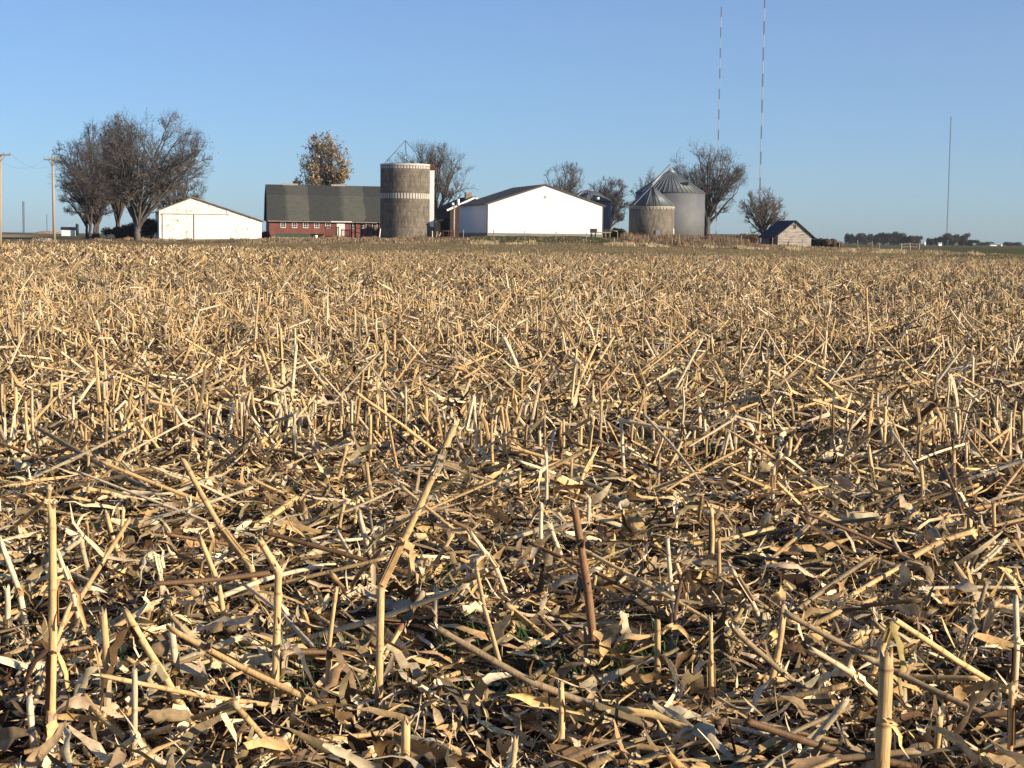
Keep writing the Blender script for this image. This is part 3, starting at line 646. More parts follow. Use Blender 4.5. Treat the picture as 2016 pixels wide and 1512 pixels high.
# ------------------------------------------------------------------ dry weeds round the farmyard
def weeds():
    rng = col_rng(9)
    def blades(g, x, y, hlo, hhi, w, pal, K=3, lean=.5):
        n = len(x); h = rng.uniform(hlo, hhi, n) * (.35 + .65 * np.clip(.5 + .5 * np.sin(x * 1.1 + 1.5 * np.sin(y * .7 + x * .37)) + .25 * np.sin(x * 3.7 + y), 0, 1.2)); a = rng.uniform(0, 6.28, n); s = np.linspace(0, 1, K); le = rng.uniform(0, lean, n) * h
        b = np.stack([x, y, Hm(x, y) - .03], -1)
        P = b[:, None] + np.stack([np.cos(a)[:, None] * s ** 2 * le[:, None], np.sin(a)[:, None] * s ** 2 * le[:, None], h[:, None] * s[None]], -1)
        th = rng.uniform(-.9, .9, n); SV = np.repeat(np.stack([np.cos(th), np.sin(th), 0 * th], -1)[:, None], K, 1)
        pal = np.array(pal); C = pal[rng.integers(0, len(pal), n)] * rng.uniform(.7, 1.2, (n, 1))
        ribbons(g, P, w * np.linspace(1, .3, K)[None] * np.ones((n, 1)), SV, np.repeat(C[:, None], K, 1), 0, 2)
    def clump(x, y, sc=.16, pw=1.0):
        v = np.sin(x * .9 + 2 * np.sin(y * .4)) * np.sin(x * .37 + 1.3) + np.sin(x * 2.3 + y) * .4; return v
    g = Geo(); tanp = [(.42, .33, .2), (.5, .4, .24), (.3, .22, .13), (.36, .26, .15)]; brn = [(.2, .13, .08), (.16, .11, .07), (.26, .16, .09)]
    n = 36000; x = rng.uniform(-30, 49, n); y = rng.uniform(176.5, 190, n); v = clump(x, y)
    px = x / y; k = (v > -.55) & ~((x > -7) & (x < 10.5) & (rng.random(n) < .75)) ; x, y = x[k], y[k]
    blades(g, x, y, .06, .3, .055, brn + tanp)
    n = 9000; x = rng.uniform(-8, 50, n); y = rng.uniform(175.5, 178, n); k = np.sin(x * 1.3) + np.sin(x * .47 + 2) > .1; blades(g, x[k], y[k], .2, .5, .06, [(.55, .44, .26), (.46, .36, .2)])
    n = 15000; x = rng.uniform(12.5, 27, n); y = rng.uniform(180, 198, n); k = clump(x * 1.3, y) > -.4; blades(g, x[k], y[k], .3, .95, .05, brn + tanp[:1])
    n = 9000; x = rng.uniform(-27, -8, n); y = rng.uniform(181, 189, n); k = clump(x * 1.7, y) > -.1; blades(g, x[k], y[k], .2, .6, .05, brn + tanp[:2])
    n = 9000; x = rng.uniform(-54, -30, n); y = rng.uniform(184, 192, n); k = clump(x * .8, y) > .1; blades(g, x[k], y[k], .08, .35, .06, brn + tanp)
    n = 260; x = rng.uniform(-54, -44, n); y = rng.uniform(172, 180, n); blades(g, x, y, .1, .5, .06, brn + tanp)
    o = g.build('dry_grass', [attr_mat('dry_weed', transl=.1, n_amt=.15)]); tag(o, 'tall dry tan weeds and brush along the farmyard edge', 'dry grass', None, 'stuff')
    g = Geo(); n = 36000; x = rng.uniform(-60, 70, n); y = rng.uniform(150, 184, n)
    blades(g, x, y, .05, .16, .08, [(.30, .225, .11), (.36, .27, .14), (.22, .18, .08)])
    n = 16000; x = rng.uniform(-5, 12.5, n); y = rng.uniform(179.5, 200, n); blades(g, x, y, .04, .16, .07, [(.075, .09, .03), (.06, .08, .03), (.12, .1, .05)])
    o = g.build('lawn_grass', [attr_mat('lawn_blade', transl=.15, n_amt=.15)]); tag(o, 'short green-brown grass strip between stubble and farmyard', 'grass', None, 'stuff')
weeds()

# ------------------------------------------------------------------ materials for built things
def white_worn(m, t, tc):
    N = t.nodes; L = t.links; return None
M = {}
M['white_wood'] = mat('white_worn_boards', (.80, .785, .73), .6, n_scale=1.5, n_amt=.06, color2=(.36, .32, .26), c2_scale=1.9, c2_lo=.52, c2_hi=.66, c2_stretch=(1.4, 1, .8))
M['white_door'] = mat('white_sliding_door', (.82, .80, .72), .55, n_scale=1.2, n_amt=.04)
M['white_steel'] = mat('white_ribbed_steel', (.82, .81, .76), .45, n_scale=.4, n_amt=.02); wave_bump(M['white_steel'], 'X', 3.4, .04, .5)
M['white_steel_side'] = mat('white_steel_side', (.80, .80, .78), .45, n_scale=.4, n_amt=.02); wave_bump(M['white_steel_side'], 'Y', 3.4, .04, .5)
M['band'] = mat('band_whitewash', (.50, .475, .41), .8, n_scale=3, n_amt=.2)
M['white'] = mat('white_paint', (.8, .79, .74), .5, n_amt=.05)
M['roof_brown'] = mat('dark_steel_roof', (.13, .112, .095), .85, n_scale=.6, n_amt=.1); wave_bump(M['roof_brown'], 'Y', 3.4, .03, .4)
M['trim_brown'] = mat('brown_trim', (.07, .055, .045), .6)
M['roof_edge'] = mat('weathered_roof_edge', (.24, .19, .145), .9, n_scale=3, n_amt=.4)
M['concrete'] = mat('foundation_concrete', (.21, .21, .19), .9, n_scale=1.5, n_amt=.15)
M['pale_conc'] = mat('pale_concrete', (.36, .32, .25), .9, n_scale=2, n_amt=.2)
M['glass'] = mat('window_glass', (.02, .025, .03), .15, n_amt=.05, spec=.5)
M['dark'] = mat('dark_opening', (.02, .02, .02), .9)
M['galv'] = mat('galvanised_steel', (.140, .146, .150), .6, metal=.15, n_scale=.8, n_amt=.12); wave_bump(M['galv'], 'Z', 3.0, .03, .5)
M['galv_roof'] = mat('galvanised_roof', (.12, .135, .14), .55, metal=.2, n_scale=1.0, n_amt=.12)
M['galv_plain'] = mat('galvanised_plain', (.27, .29, .30), .5, metal=.3, n_scale=2, n_amt=.1)
M['wood'] = mat('grey_wood', (.27, .22, .16), .9, n_scale=3, n_amt=.35, n_stretch=(4, 4, .6))
M['polewood'] = mat('pole_wood', (.36, .29, .21), .85, n_scale=4, n_amt=.2, n_stretch=(4, 4, .3))
M['rust'] = mat('rusty_iron', (.10, .05, .03), .85, n_scale=6, n_amt=.35)
M['redcap'] = mat('red_rusty_steel', (.13, .035, .022), .7, n_scale=4, n_amt=.2)
M['black'] = mat('black_tarp', (.015, .016, .02), .6, n_amt=.2)
M['hay'] = mat('old_hay', (.07, .055, .038), .95, n_scale=8, n_amt=.5, bump=.8, b_scale=18)
M['green_paint'] = mat('faded_green_paint', (.08, .12, .08), .7, n_amt=.2)
M['shingle_dark'] = mat('dark_shingles', (.035, .033, .032), .9, n_scale=3, n_amt=.3)
M['blue_roof'] = mat('slate_steel_roof', (.022, .028, .042), .75, n_scale=2, n_amt=.3)
def brick(name, c1, c2, mo, s=7.0):
    def b(m, t, tc):
        N = t.nodes; L = t.links; mp = N.new('ShaderNodeMapping'); mp.inputs['Rotation'].default_value = (R(90), 0, 0)
        L.new(tc.outputs['Object'], mp.inputs[0]); k = N.new('ShaderNodeTexBrick'); k.inputs['Scale'].default_value = s
        k.inputs['Color1'].default_value = (*c1, 1); k.inputs['Color2'].default_value = (*c2, 1); k.inputs['Mortar'].default_value = (*mo, 1)
        k.inputs['Mortar Size'].default_value = .012; k.inputs['Row Height'].default_value = .28; L.new(mp.outputs[0], k.inputs[0]); return k.outputs[0]
    return mat(name, None, .85, n_scale=1.3, n_amt=.22, builder=b)
M['brick_red'] = brick('red_brick', (.225, .078, .058), (.18, .058, .045), (.2, .12, .1), 2.6)
M['brick_brown'] = brick('brown_brick', (.062, .036, .026), (.048, .028, .020), (.07, .05, .04), 2.6)  # brown brick, made darker so the shadow on the house wall is in its colour
def stave(m, t, tc):     # concrete staves: vertical blocks of uneven tone
    N = t.nodes; L = t.links
    sp = N.new('ShaderNodeSeparateXYZ'); L.new(tc.outputs['Object'], sp.inputs[0])
    an = N.new('ShaderNodeMath'); an.operation = 'ARCTAN2'; L.new(sp.outputs[1], an.inputs[0]); L.new(sp.outputs[0], an.inputs[1])
    s1 = N.new('ShaderNodeMath'); s1.operation = 'MULTIPLY'; s1.inputs[1].default_value = 3.0; L.new(an.outputs[0], s1.inputs[0])
    cb = N.new('ShaderNodeCombineXYZ'); L.new(sp.outputs[2], cb.inputs[0]); L.new(s1.outputs[0], cb.inputs[1])
    k = N.new('ShaderNodeTexBrick'); k.inputs['Scale'].default_value = 2.0; k.inputs['Row Height'].default_value = .5; k.inputs['Brick Width'].default_value = 1.5
    k.inputs['Color1'].default_value = (.175, .150, .115, 1); k.inputs['Color2'].default_value = (.108, .094, .073, 1); k.inputs['Mortar'].default_value = (.12, .105, .085, 1)
    k.inputs['Mortar Size'].default_value = .02; L.new(cb.outputs[0], k.inputs[0]); return k.outputs[0]
M['stave'] = mat('concrete_stave', None, .92, n_scale=.9, n_amt=.25, n_stretch=(1, 1, .5), builder=stave, color2=(.27, .24, .195), c2_scale=2.6, c2_lo=.54, c2_hi=.70, c2_stretch=(2, 2, .5))
def barn_roof(m, t, tc):   # old and newer shingle patches side by side
    N = t.nodes; L = t.links; sp = N.new('ShaderNodeSeparateXYZ'); L.new(tc.outputs['Object'], sp.inputs[0])
    nz = N.new('ShaderNodeTexNoise'); nz.inputs['Scale'].default_value = .5; nz.inputs['Detail'].default_value = 3; L.new(tc.outputs['Object'], nz.inputs[0])
    ad = N.new('ShaderNodeMath'); ad.operation = 'MULTIPLY_ADD'; ad.inputs[1].default_value = 1.2; L.new(nz.outputs['Fac'], ad.inputs[0]); L.new(sp.outputs[0], ad.inputs[2])
    mr = N.new('ShaderNodeMapRange'); mr.inputs[2].default_value = 18.0; mr.inputs[1].default_value = 0; L.new(ad.outputs[0], mr.inputs[0])
    cr = N.new('ShaderNodeValToRGB'); e = cr.color_ramp; a = (.046, .049, .044, 1); b = (.092, .092, .076, 1); e.elements[0].color = a; e.elements[0].position = 0
    for p, c in ((.155, a), (.18, b), (.335, b), (.345, a), (.585, a), (.62, b), (.775, b), (.785, a)):
        q = e.elements.new(p); q.color = c
    e.elements[-1].color = a; e.elements[-1].position = 1; L.new(mr.outputs[0], cr.inputs[0]); return cr.outputs[0]
M['barn_roof'] = mat('barn_shingles', None, .9, n_scale=2.2, n_amt=.22, n_stretch=(.6, 2, 2), builder=barn_roof)
M['clap'] = mat('weathered_white_boards', (.38, .345, .295), .85, n_scale=2, n_amt=.2, n_stretch=(.7, 1, 6), color2=(.20, .17, .13), c2_scale=1.0, c2_lo=.47, c2_hi=.6, c2_stretch=(.8, 1, 5))

# ------------------------------------------------------------------ white barn
def white_barn():
    F = Frame(313.5, 474.5, 194, 14); r = F.root('white_barn', 'low white wooden barn with sliding doors, paint flaking on its lean-to', 'barn')
    L_ = F(312.8, 415.0); Pk = F(380, 389.2); Rt = F(515, 434.5); zb = F(515, 480)[1]
    MB().prism([(0, -.6), (0, L_[1]), Pk, Rt, (Rt[0], -.6)], 0, 13).build('wall', M['white_wood'], r)
    b = MB(); b.slab((-.35, L_[1] - .14), Pk, -.25, 13.2, .1); b.slab(Pk, (Rt[0] + .35, Rt[1] - .12), -.25, 13.2, .1); b.build('roof', M['roof_edge'], r)
    d0 = F(320, 421.5); d1 = F(380.3, 474); d2 = F(382.6, 474); d3 = F(446, 422.5)
    MB().box(d0[0], d1[0], -.10, -.02, .05, d0[1]).build('sliding_door', M['white_wood'], r)
    MB().box(d2[0], d3[0], -.12, -.02, .05, d0[1]).build('sliding_door', M['white_door'], r)
    MB().box(d0[0] - .1, d3[0] + .4, -.17, -.125, d0[1] + .0, d0[1] + .10).build('door_track', M['pale_conc'], r)
    MB().box(d1[0] + .02, d2[0] - .02, -.03, -.01, .05, d0[1] - .01).build('door_gap', M['dark'], r)
    MB().box(d3[0] + .02, d3[0] + .16, -.06, -.003, 0, d3[1] + .5).build('corner_board', M['white_door'], r)
    b = MB(); u0 = F(486, 474)[0]
    b.box(u0, Rt[0] + .1, -.45, -.2, -.15, .1); b.box(u0 + .3, Rt[0] - .3, -.6, -.5, .25, .38); b.build('loose_board', M['white_wood'], r)
white_barn()

# ------------------------------------------------------------------ red brick barn
def red_barn():
    F = Frame(530, 471, 233, 11); r = F.root('brick_barn', 'long red brick barn with a huge patched grey roof', 'barn')
    Wd = 18.5; Dp = 10.0
    ze = F(640, 434.6)[1]; zk = F(640, 385.5, 2.0)[1]; zr = F(640, 366.5, 5.0)[1]
    f = F(640, 467)[1]
    MB().box(0, Wd, 0, Dp, .35, ze).build('wall', M['brick_red'], r)
    MB().box(-.06, Wd + .06, -.06, Dp, -.8, .35).build('foundation', M['pale_conc'], r)
    for u in (.02, Wd - .22):
        MB().prism([(0, ze), (1.95, zk - .05), (5, zr - .06), (8.05, zk - .05), (Dp, ze)], u, u + .2, 'x').build('gable_wall', M['wood'], r)
    b = MB(); o0, o1 = -.3, Wd + .3
    b.slab((-.42, ze - .1), (2.0, zk), o0, o1, .12, 'x'); b.slab((2.0, zk), (5.0, zr), o0, o1, .12, 'x')
    b.slab((5.0, zr), (8.0, zk), o0, o1, .12, 'x'); b.slab((8.0, zk), (Dp + .42, ze - .1), o0, o1, .12, 'x')
    b.build('roof', M['barn_roof'], r)
    u1 = F(651, 434)[0]; u2 = F(692, 434)[0]
    MB().box(o0 + .1, u1, -.50, -.43, ze - .19, ze - .09).build('gutter', M['pale_conc'], r)
    MB().box(u1, u2, -.52, -.43, ze - .19, ze - .05).build('gutter', M['white'], r)
    MB().box(u2, o1 - .1, -.50, -.43, ze - .2, ze - .1).build('gutter', M['pale_conc'], r)
    for a, c in ((555, 586), (652, 680)):
        ua = F(a, 365, 5)[0]; uc = F(c, 365, 5)[0]; MB().prism([(4.6, zr + .02), (5, zr + .30), (5.4, zr + .02)], ua, uc, 'x').build('ridge_vent', M['pale_conc'], r)
    for px in (557.4, 579.7, 601.5, 623.4, 645.3, 694.7, 716, 737.7):
        u = F(px, 442)[0]; z = F(px, 443.0 + (px - 557) * .008)[1]; w, h = .36, .40
        b = MB(); b.box(u - w, u + w, -.09, -.003, z - h, z - h + .09); b.box(u - w, u + w, -.05, -.003, z + h - .06, z + h); b.box(u - w, u - w + .08, -.06, -.003, z - h + .09, z + h - .06)
        b.box(u + w - .06, u + w, -.06, -.003, z - h + .09, z + h - .06); b.box(u - .02, u + .02, -.05, -.035, z - h + .09, z + h - .06)
        b.box(u - w + .08, u + w - .06, -.05, -.036, z - .05, z - .01)
        fr = b.build('window', M['white'], r)
        MB().box(u - w + .08, u + w - .06, -.03, -.004, z - h + .09, z + h - .06).build('pane', M['glass'], fr)
    a = F(663, 439.5); c = F(678.6, 466); MB().box(a[0], c[0], -.07, -.003, c[1], a[1]).build('door', M['white_wood'], r)
red_barn()

# ------------------------------------------------------------------ machine shed
def machine_shed():
    F = Frame(960, 467, 200, 14); r = F.root('machine_shed', 'big white ribbed steel shed with a dark brown low-pitched roof', 'shed')
    zf = F(960, 458.3)[1]; ze = F(961, 402.5)[1]; Rr = F(1187, 403); pk = F(1073.5, 364); Wd = Rr[0]; L = 16.2; ze = (ze + Rr[1]) / 2
    MB().prism([(0, zf), (0, ze), (pk[0], pk[1]), (Wd, ze), (Wd, zf)], 0, .12).build('gable_wall', M['white_steel'], r)
    MB().box(0, .12, .12, L, zf, ze).build('side_wall', M['white_steel_side'], r)
    MB().box(Wd - .12, Wd, .12, L, zf, ze).build('side_wall', M['white_steel_side'], r)
    MB().prism([(.12, zf), (.12, ze), (pk[0], pk[1]), (Wd - .12, ze), (Wd - .12, zf)], L - .12, L).build('rear_wall', M['white_steel'], r)
    b = MB(); b.slab((-.3, ze - .1), pk, -.06, L + .1, .1); b.slab(pk, (Wd + .3, ze - .1), -.06, L + .1, .1); b.build('roof', M['roof_brown'], r)
    b = MB(); b.slab((-.32, ze - .2), (pk[0], pk[1] - .1), -.1, -.062, .16); b.slab((pk[0], pk[1] - .1), (Wd + .32, ze - .2), -.1, -.062, .16)
    b.box(-.08, -.003, -.05, .16, zf, ze - .1); b.box(Wd + .003, Wd + .08, -.05, .12, zf, ze - .1); b.build('trim', M['trim_brown'], r)
    MB().box(-.05, Wd + .05, -.05, L, -1.2, zf).build('foundation', M['concrete'], r)
    v = F(1073.5, 388); b = MB(); b.box(v[0] - .16, v[0] + .16, -.06, -.003, v[1] - .05, v[1] + .05); b.box(v[0] - .05, v[0] + .05, -.062, -.004, v[1] - .16, v[1] + .16); b.build('gable_emblem', M['pale_conc'], r)
machine_shed()

# ------------------------------------------------------------------ brick house behind the shed
def house():
    F = Frame(886, 470, 226, 14); r = F.root('brick_house', 'brown brick farmhouse with a chimney, half hidden by the white shed', 'house')
    pk = F(934, 388.5); ze = F(893, 409)[1]; Wd = pk[0] * 2
    MB().prism([(0, -.5), (0, ze), pk, (Wd, ze), (Wd, -.5)], 0, 9).build('wall', M['brick_brown'], r)
    b = MB(); b.slab((-.5, ze - .32), pk, -.35, 9.3, .14); b.slab(pk, (Wd + .5, ze - .32), -.35, 9.3, .14); b.build('roof', M['shingle_dark'], r)
    b = MB(); b.slab((-.5, ze - .5), (pk[0], pk[1] - .18), -.42, -.36, .26); b.slab((pk[0], pk[1] - .18), (Wd + .5, ze - .5), -.42, -.36, .26); b.build('bargeboard', M['white'], r)
    c = F(922, 379, 1.5); MB().box(c[0] - .42, c[0] + .42, 1.2, 2.0, ze, c[1]).build('chimney', M['roof_edge'], r)
    MB().box(-2.0, -.01, 1.0, 4.5, -.5, 2.2).build('porch', M['dark'], r)
    MB().slab((-2.3, 2.2), (-.01, 2.7), .7, 4.8, .12).build('porch_roof', M['shingle_dark'], r)
house()

# ------------------------------------------------------------------ tall stave silo
def silo():
    D = 205; b0 = W(797, 473, D); r = (845.5 - 748.5) / 2 / FPX * D; root = empty('stave_silo', b0, 0, 'tall grey concrete stave silo with two white chequered bands', 'silo')
    z = lambda py, dd=-r: float(W(797, py, D + dd)[2] - b0[2])
    ht = z(321.5)
    b = MB(); b.cyl((0, 0), r, r, -1.2, ht, 72, cap=False); b.cyl((0, 0), r - .16, r - .16, 0, ht, 72, cap=False)
    n = len(b.v)
    for i in range(72):
        a = 2 * math.pi * i / 72; a2 = 2 * math.pi * (i + 1) / 72
        b.face([(r * math.cos(a), r * math.sin(a), ht), (r * math.cos(a2), r * math.sin(a2), ht), ((r - .16) * math.cos(a2), (r - .16) * math.sin(a2), ht), ((r - .16) * math.cos(a), (r - .16) * math.sin(a), ht)])
    b.build('wall', M['stave'], root)
    def dashes(z0, z1, n, solid=None):
        b = MB()
        for i in range(n):
            a = 2 * math.pi * (i + .2) / n; a2 = 2 * math.pi * (i + .78) / n
            for k in range(3):
                p, q = a + (a2 - a) * k / 3, a + (a2 - a) * (k + 1) / 3; R1 = r + .02
                b.face([(R1 * math.cos(p), R1 * math.sin(p), z0), (R1 * math.cos(q), R1 * math.sin(q), z0), (R1 * math.cos(q), R1 * math.sin(q), z1), (R1 * math.cos(p), R1 * math.sin(p), z1)])
            for p in (a, a2): b.face([(r * math.cos(p), r * math.sin(p), z0), ((r + .02) * math.cos(p), (r + .02) * math.sin(p), z0), ((r + .02) * math.cos(p), (r + .02) * math.sin(p), z1), (r * math.cos(p), r * math.sin(p), z1)])
        if solid: b.cyl((0, 0), r + .03, r + .03, solid[0], solid[1], 72, cap=False)
        return b
    dashes(z(390.5), z(380), 52).build('white_band', M['band'], root)
    dashes(z(331), z(326), 52, (z(325), ht + .01)).build('white_band', M['band'], root)
    b = MB()
    for k in range(14):
        zz = .4 + k * (ht - .8) / 14
        b.cyl((0, 0), r + .014, r + .014, zz, zz + .03, 72, cap=False)
    b.build('hoop', M['rust'], root)
    cx = float(W(849.5, 400, D)[0] - b0[0]); cw = .27
    MB().box(cx - cw, cx + cw + .02, -.2, .6, z(446, 0), z(334, 0)).build('chute', M['white_steel_side'], root)
    MB().prism([(cx - cw - .08, z(334, 0)), (cx - cw - .08, z(322.5, 0)), (cx + .05, z(321.8, 0)), (cx + cw + .12, z(328, 0)), (cx + cw + .12, z(334, 0))], -.3, .7).build('chute_cap', M['redcap'], root)
    MB().box(cx - .3, cx + .2, .02, .5, -.5, z(446, 0) - .003).build('chute_room', M['wood'], root)
    ap = W(798, 276.5, D) - b0; b = MB()
    for q in ((758, 321, -1.2), (832, 318, 1.5), (800, 321, 2.7)):
        p = W(q[0], q[1], D + q[2]) - b0; b.bar(ap, p, .04)
    b.build('hoist_tripod', M['rust'], root)
silo()

# ------------------------------------------------------------------ bins
def bin_(name, label, pxc, pyb, D, pxr, pye, pya, wallm, roofm, ribs=30, cap=.7, caph=.35, corr=True, group='round grain stores'):
    b0 = W(pxc, pyb, D); r = (pxr - pxc) / FPX * D; root = empty(name, b0, 0, label, 'grain bin', group)
    ze = float(W(pxc, pye, D)[2] - b0[2]); za = float(W(pxc, pya, D)[2] - b0[2])
    MB().cyl((0, 0), r, r, -1.2, ze, 64).build('wall', wallm, root)
    rf = MB(); rf.cyl((0, 0), r + .12, cap, ze - .02, za - caph, 64, cap=True).build('roof', roofm, root)
    b = MB()
    for i in range(ribs):
        a = 2 * math.pi * i / ribs; c, s = math.cos(a), math.sin(a); b.bar(((r + .12) * c, (r + .12) * s, ze + .02), (cap * c, cap * s, za - caph + .03), .045, 4)
    if ribs: b.build('roof_rib', M['galv_plain'], root)
    if caph > 0: MB().cyl((0, 0), cap + .12, .05, za - caph + .0, za, 24).build('roof_cap', M['galv_plain'], root)
    return root, b0, r, ze, za
root, b0, r, ze, za = bin_('steel_grain_bin', 'largest grey corrugated steel bin with a ribbed cone roof', 1318, 471, 224, 1385.5, 380.5, 333, M['galv'], M['galv_roof'], 44, .62, .45)
MB().box(1.35, 2.1, -2.95, -2.5, ze + 1.0, ze + 1.42).build('roof_hatch', M['dark'], root)
b = MB(); a_ = W(1283, 364, 219) - b0; c_ = W(1319.5, 325, 224) - b0
b.bar(a_, c_, .16, 8); b.build('fill_spout', M['galv_plain'], root)
b = MB(); d_ = W(1262, 393, 224) - b0; b.bar(d_, W(1296, 352, 224) - b0, .07, 4); d2 = W(1256, 388, 225) - b0; b.bar(d2, W(1298, 345, 225) - b0, .07, 4)
for k in range(8):
    t = k / 7; p = d_ + (W(1296, 352, 224) - W(1262, 393, 224)) * t; q = d2 + (W(1298, 345, 225) - W(1256, 388, 225)) * t; b.bar(p, q, .05, 4)
b.build('ladder', M['galv_plain'], root)
root, b0, r, ze, za = bin_('stave_grain_silo', 'squat tan concrete silo with a plain metal cone roof', 1282, 472, 206, 1326.5, 405.5, 368.5, M['stave'], M['galv_roof'], 10, .18, 0)
b = MB()
for i in range(40):
    a = 2 * math.pi * i / 40; a2 = 2 * math.pi * (i + .6) / 40; q = r + .03
    b.face([(q * math.cos(a), q * math.sin(a), ze - .42), (q * math.cos(a2), q * math.sin(a2), ze - .42), (q * math.cos(a2), q * math.sin(a2), ze - .2), (q * math.cos(a), q * math.sin(a), ze - .2)])
b.cyl((0, 0), r + .035, r + .035, ze - .2, ze - .03, 64, cap=False); b.build('rim_band', M['pale_conc'], root)
a_ = math.radians(-82)
MB().box(.28, .85, -r - .12, -r + .2, .05, 1.15).build('hatch_door', M['galv_plain'], root)
MB().box(r * .9, r * .9 + .18, -r * .5, -r * .5 + .2, -.4, 1.4).build('post', M['white'], root)
b = MB(); b.bar((.05, -r - .1, ze + .0), (.0, -.25, za + .02), .05, 4); b.bar((.30, -r - .08, ze), (.16, -.25, za + .02), .05, 4)
b.build('roof_ladder', M['trim_brown'], root)
root, b0, r, ze, za = bin_('steel_grain_bin', 'pale-roofed steel bin peeking out behind the white shed', 1158, 470, 231, 1202, 396.5, 373, M['galv'], M['galv_roof'], 26, .9, .2)
b = MB(); p = W(1177, 390, 226.6) - b0; b.cyl((p[0], p[1]), .24, .2, p[2] - .2, p[2] + .12, 16); b.build('vent_cap', M['white'], root)

# ------------------------------------------------------------------ small weathered shed
def small_shed():
    F = Frame(1531, 485.5, 190, 14); r = F.root('wooden_shed', 'small weathered board shed with a steep dark roof and tiny gable window', 'shed')
    Rt = F(1597, 464); pk = F(1563, 435); zl = F(1531, 462)[1]; Wd = Rt[0]; L = 4.6; ze = (Rt[1] + zl) / 2
    pk = (Wd / 2, pk[1]); b = MB()
    b.prism([(0, -.3), (0, ze), pk, (Wd, ze), (Wd, -.3)], 0, .1); b.build('gable_wall', M['clap'], r)
    MB().box(0, .1, .1, L, -.3, ze).build('side_wall', M['wood'], r); MB().box(Wd - .1, Wd, .1, L, -.3, ze).build('side_wall', M['clap'], r)
    MB().prism([(.1, -.3), (.1, ze), pk, (Wd - .1, ze), (Wd - .1, -.3)], L - .1, L).build('rear_wall', M['clap'], r)
    sl = (pk[1] - ze) / (Wd / 2); o = .45
    b = MB(); b.slab((-o, ze - o * sl), pk, -.25, L + .25, .09); b.slab(pk, (Wd + o, ze - o * sl), -.25, L + .25, .09); b.build('roof', M['blue_roof'], r)
    w = F(1565, 446); fr = MB().box(w[0] - .17, w[0] + .17, -.04, -.003, w[1] - .26, w[1] + .26).build('window', M['wood'], r)
    MB().box(w[0] - .11, w[0] + .11, -.06, -.042, w[1] - .2, w[1] + .2).build('pane', M['glass'], fr)
    MB().box(-.03, -.004, 1.2, 2.4, -.2, ze - .2).build('door', M['dark'], r)
    b = MB()
    for k in range(7): b.box(0.02, Wd - .02, -.02, -.004, k * .27, k * .27 + .03)
    b.build('board_lap', M['wood'], r)
small_shed()

# ------------------------------------------------------------------ poles
def pole(px, pyb, pyt, D, wpx, army, arml, armr, label, extra=None):
    b0 = W(px[1], pyb, D); top = W(px[0], pyt, D) - b0; s = FPX / D; root = empty('utility_pole', b0, 0, label, 'utility pole', 'utility poles')
    MB().bar((0, 0, -.6), top, wpx / s / 2 * 1.15, 12, wpx / s / 2 * .8).build('pole', M['polewood'], root)
    za = float((W(px[0], army, D) - b0)[2]); x0 = (arml - px[0]) / s; x1 = (armr - px[0]) / s
    MB().box(top[0] + x0, top[0] + x1, -.24, -.13, za - .07, za + .07).build('crossarm', M['wood'], root)
    for x in (x0 + .1, x0 * .35, x1 * .35, x1 - .1):
        MB().cyl((top[0] + x, -.18), .05, .03, za + .07, za + .25, 8).build('insulator', M['concrete'], root)
    b = MB(); b.bar((top[0] + x0 * .5, -.14, za - .05), (top[0], -.14, za - .7), .02, 4); b.bar((top[0] + x1 * .5, -.14, za - .05), (top[0], -.14, za - .7), .02, 4); b.build('arm_brace', M['rust'], root)
    return root
pole((103.5, 107), 474, 306, 178, 5, 314.5, 87, 119, 'brown wooden power pole left of the large bare trees')
pole((1.0, 0), 484, 303, 168, 6, 305, -20, 22, 'pale wooden power pole half cut off by the left edge')
def power_line():
    g = MB()
    A = [W(22, 303, 168), W(-18, 303, 168)]; B = [W(118, 313, 178), W(89, 313, 178)]
    for a, c in zip(A, B):
        pr = None
        for k in range(13):
            t = k / 12; p = a + (c - a) * t; p[2] -= 1.2 * 4 * t * (1 - t)
            if pr is not None: g.bar(pr, p, .007, 4)
            pr = p.copy()
    tag(g.build('power_line', M['black']), 'thin sagging wires strung between the two power poles', 'power line')
power_line()
def yard_pole():
    D = 196; b0 = W(893, 466, D); s = FPX / D; root = empty('yard_light_pole', b0, 0, 'slim pale yard pole with white lamps beside the brick house', 'light pole')
    h = float(W(894, 400, D)[2] - b0[2]); MB().bar((0, 0, -.6), (.05, 0, h), .12, 10, .09).build('pole', M['pale_conc'], root)
    h2 = float(W(894, 378, D)[2] - b0[2]); MB().bar((.05, 0, h), (.07, 0, h2), .025, 6).build('mast', M['galv_plain'], root)
    MB().cyl((-.15, -.1), .12, .14, h - .25, h + .05, 12).build('lamp', M['white'], root); MB().cyl((.5, -.1), .16, .16, h - .3, h + .5, 12).build('transformer', M['white'], root)
    MB().box(-.15, .5, -.05, .02, h - .3, h - .24).build('bracket', M['galv_plain'], root)
yard_pole()

